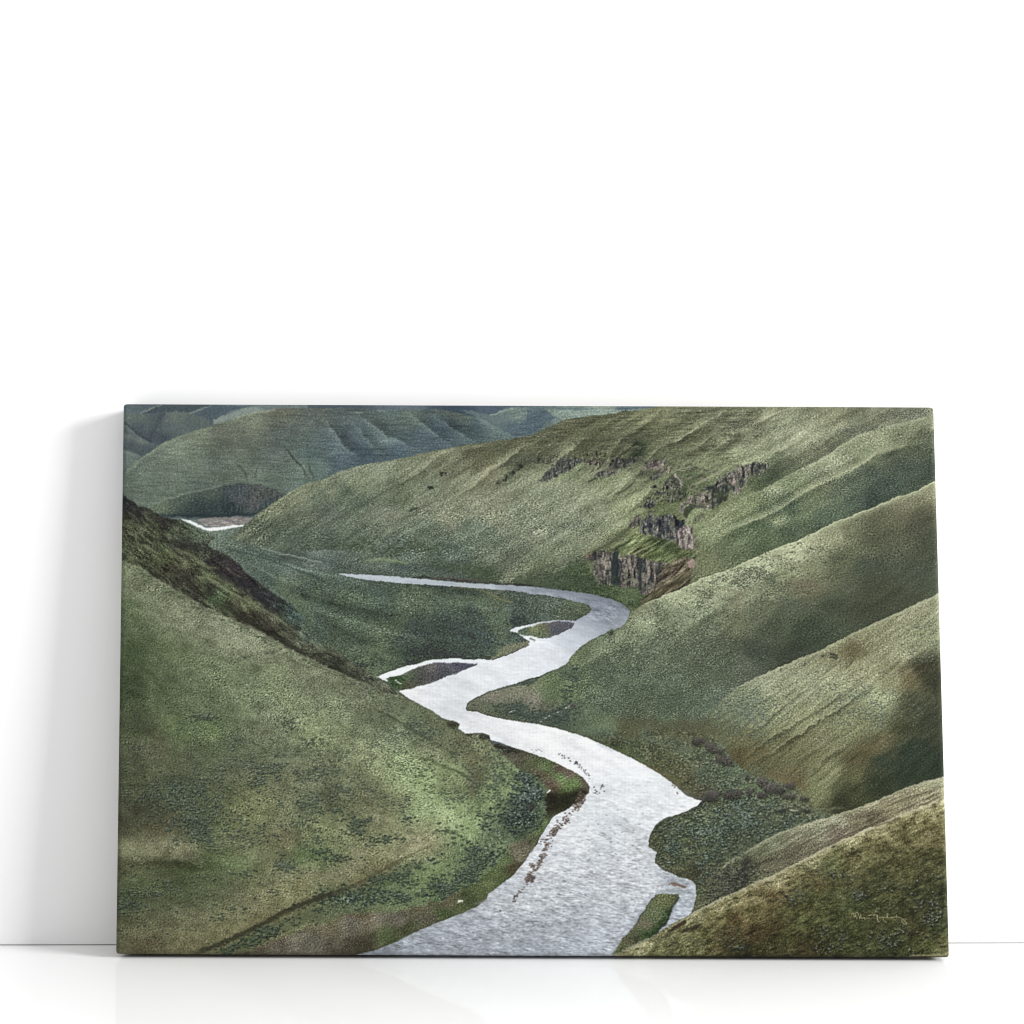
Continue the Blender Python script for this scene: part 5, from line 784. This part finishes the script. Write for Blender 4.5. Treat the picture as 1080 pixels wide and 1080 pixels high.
# a hint of slack in the stretched cloth
U0 = UA-W_/2+skew*VA
slack = .0006*np.sin(np.pi*UA/W_)*np.sin(np.pi*VA/H_)
co3 = np.stack([U0, D+slack*(D == 0), VA], -1).reshape(-1, 3).astype(np.float32)
fold = lambda t, L: np.where(t < 0, -t, np.where(t > L, 2*L-t, t))       # the picture is mirrored round the edges
um = fold(UP, W_); vm = fold(VP, H_)
px, py = to_page((um-W_/2+skew*vm).ravel(), vm.ravel())
c255 = sample(px, py)
srgb = np.clip(c255/255, 0, 1)
lin = np.where(srgb <= .04045, srgb/12.92, ((srgb+.055)/1.055)**2.4)
PIG = 1/EXPO
lin = np.clip(lin*PIG, 0, .95)
idx = np.arange(nu*nv).reshape(nv, nu)
quads = np.stack([idx[:-1, :-1], idx[:-1, 1:], idx[1:, 1:], idx[1:, :-1]], -1).reshape(-1, 4)
me = bpy.data.meshes.new('printed_cloth')
me.vertices.add(nu*nv); me.vertices.foreach_set('co', co3.ravel())
nq = len(quads)
me.loops.add(nq*4); me.loops.foreach_set('vertex_index', quads.ravel().astype(np.int32))
me.polygons.add(nq); me.polygons.foreach_set('loop_start', np.arange(0, nq*4, 4, dtype=np.int32))
me.update(calc_edges=True)
me.polygons.foreach_set('use_smooth', np.ones(nq, bool))
ca = me.color_attributes.new('pigment', 'FLOAT_COLOR', 'POINT')
ca.data.foreach_set('color', np.concatenate([lin, np.ones((len(lin), 1))], 1).ravel().astype(np.float32))

m, t, b = nodes('printed_canvas')
at = t.nodes.new('ShaderNodeAttribute'); at.attribute_name = 'pigment'
t.links.new(at.outputs['Color'], b.inputs['Base Color'])
b.inputs['Roughness'].default_value = .75; b.inputs['Specular IOR Level'].default_value = .12
tc = t.nodes.new('ShaderNodeTexCoord')
def weave(rot):
    w = t.nodes.new('ShaderNodeTexWave'); w.wave_type = 'BANDS'; w.bands_direction = rot; w.inputs['Scale'].default_value = 210; w.inputs['Distortion'].default_value = .8; w.inputs['Detail'].default_value = 1
    t.links.new(tc.outputs['Object'], w.inputs['Vector']); return w
wx, wz = weave('X'), weave('Z')
mx = t.nodes.new('ShaderNodeMath'); mx.operation = 'ADD'; t.links.new(wx.outputs['Fac'], mx.inputs[0]); t.links.new(wz.outputs['Fac'], mx.inputs[1])
bp = t.nodes.new('ShaderNodeBump'); bp.inputs['Strength'].default_value = .12; bp.inputs['Distance'].default_value = .0004
t.links.new(mx.outputs[0], bp.inputs['Height']); t.links.new(bp.outputs[0], b.inputs['Normal'])
me.materials.append(m)

root = link(bpy.data.objects.new('canvas_print', None))
root.empty_display_size = .1
root.matrix_world = Matrix.Translation(pos) @ R.to_4x4()
root['label'] = 'unframed canvas print of a river winding through green hills, leaning on the white wall'
root['category'] = 'canvas print'
cloth = link(bpy.data.objects.new('printed_cloth', me), root)

# wooden stretcher bars inside the back of the cloth
def simple(name, col, rough=.6):
    m, t, b = nodes(name); b.inputs['Base Color'].default_value = (*col, 1); b.inputs['Roughness'].default_value = rough
    return m, t, b
pine, t, b = simple('pine_wood', (.55, .4, .24))
tc = t.nodes.new('ShaderNodeTexCoord'); n = t.nodes.new('ShaderNodeTexNoise'); n.inputs['Scale'].default_value = 14; n.inputs['Detail'].default_value = 5
mp = t.nodes.new('ShaderNodeMapping'); mp.inputs['Scale'].default_value = (1, 8, 8); t.links.new(tc.outputs['Object'], mp.inputs[0]); t.links.new(mp.outputs[0], n.inputs['Vector'])
cr = t.nodes.new('ShaderNodeValToRGB'); cr.color_ramp.elements[0].color = (.42, .29, .16, 1); cr.color_ramp.elements[1].color = (.62, .47, .3, 1)
t.links.new(n.outputs['Fac'], cr.inputs[0]); t.links.new(cr.outputs[0], b.inputs['Base Color'])
def bar(x0, x1, z0, z1):
    bm = bmesh.new()
    v = [bm.verts.new((x+skew*z, y, z)) for x, z in ((x0, z0), (x1, z0), (x1, z1), (x0, z1)) for y in (.0055, .0365)]
    for f_ in ((0, 1, 3, 2), (2, 3, 5, 4), (4, 5, 7, 6), (6, 7, 1, 0), (1, 7, 5, 3), (0, 2, 4, 6)): bm.faces.new([v[i] for i in f_])
    bmesh.ops.recalc_face_normals(bm, faces=bm.faces)
    bmesh.ops.bevel(bm, geom=bm.edges[:], offset=.001, segments=2, affect='EDGES')
    e = bpy.data.meshes.new('stretcher_bar'); bm.to_mesh(e); bm.free(); e.materials.append(pine)
    return link(bpy.data.objects.new('stretcher_bar', e), root)
g, w_ = .003, .04
bar(-W_/2+g, W_/2-g, g, g+w_); bar(-W_/2+g, W_/2-g, H_-g-w_, H_-g)
bar(-W_/2+g, -W_/2+g+w_, g+w_+.0005, H_-g-w_-.0005); bar(W_/2-g-w_, W_/2-g, g+w_+.0005, H_-g-w_-.0005)

# two felt pads keep the cloth off the floor
felt, t, b = simple('grey_felt', (.2, .2, .2), .95)
inv = root.matrix_world.inverted()
for x in (-.36, .36):
    c = root.matrix_world @ Vector((x, .031, 0)); bm = bmesh.new()
    bmesh.ops.create_cone(bm, cap_ends=True, segments=24, radius1=.006, radius2=.006, depth=1)
    for v in bm.verts: v.co = inv @ Vector((c.x+v.co.x, c.y+v.co.y, .0002 if v.co.z < 0 else c.z+.0006))
    e = bpy.data.meshes.new('felt_pad'); bm.to_mesh(e); bm.free(); e.materials.append(felt); link(bpy.data.objects.new('felt_pad', e), root)

# wall and floor
def slab(name, x0, x1, y0, y1, z0, z1, mat, bev=.0006):
    bm = bmesh.new(); bmesh.ops.create_cube(bm, size=1)
    for v in bm.verts: v.co = Vector(((x0+x1)/2+v.co.x*(x1-x0), (y0+y1)/2+v.co.y*(y1-y0), (z0+z1)/2+v.co.z*(z1-z0)))
    bmesh.ops.bevel(bm, geom=bm.edges[:], offset=bev, segments=3, affect='EDGES')
    e = bpy.data.meshes.new(name); bm.to_mesh(e); bm.free(); e.materials.append(mat)
    o = link(bpy.data.objects.new(name, e)); o['kind'] = 'structure'; return o
wm, t, b = simple('white_wall_paint', (.86, .86, .86), .8)
b.inputs['Specular IOR Level'].default_value = .2
n = t.nodes.new('ShaderNodeTexNoise'); n.inputs['Scale'].default_value = 900; n.inputs['Detail'].default_value = 3
bp = t.nodes.new('ShaderNodeBump'); bp.inputs['Strength'].default_value = .04; bp.inputs['Distance'].default_value = .0005
tc = t.nodes.new('ShaderNodeTexCoord'); t.links.new(tc.outputs['Object'], n.inputs['Vector']); t.links.new(n.outputs['Fac'], bp.inputs['Height']); t.links.new(bp.outputs[0], b.inputs['Normal'])
slab('wall', -4, 4, 0, .15, .0008, 3.2, wm)
fm, t, b = simple('glossy_white_floor', (.93, .93, .93), FR)
b.inputs['IOR'].default_value = FI; b.inputs['Specular IOR Level'].default_value = .5
slab('floor', -4, 4, -6, .15, -.05, 0, fm)

# light: a bright white studio with one large soft lamp at the front right
w = bpy.data.worlds.new('World'); S.world = w; w.use_nodes = True
w.node_tree.nodes['Background'].inputs[0].default_value = (1, 1, 1, 1); w.node_tree.nodes['Background'].inputs[1].default_value = AMB
def lamp(name, loc, target, sx, sy, power, col=(1, 1, 1)):
    l = bpy.data.lights.new(name, 'AREA'); l.shape = 'RECTANGLE'; l.size = sx; l.size_y = sy; l.energy = power; l.color = col
    o = link(bpy.data.objects.new(name, l)); o.location = loc
    o.rotation_euler = (Vector(target)-Vector(loc)).to_track_quat('-Z', 'Y').to_euler(); return o
for a in LAMPS: lamp(*a)
S.render.engine = 'CYCLES'
S.cycles.filter_width = 1.1
S.view_settings.view_transform = 'Standard'; S.view_settings.look = 'None'; S.view_settings.exposure = 0; S.view_settings.gamma = 1
S.view_settings.use_curve_mapping = False
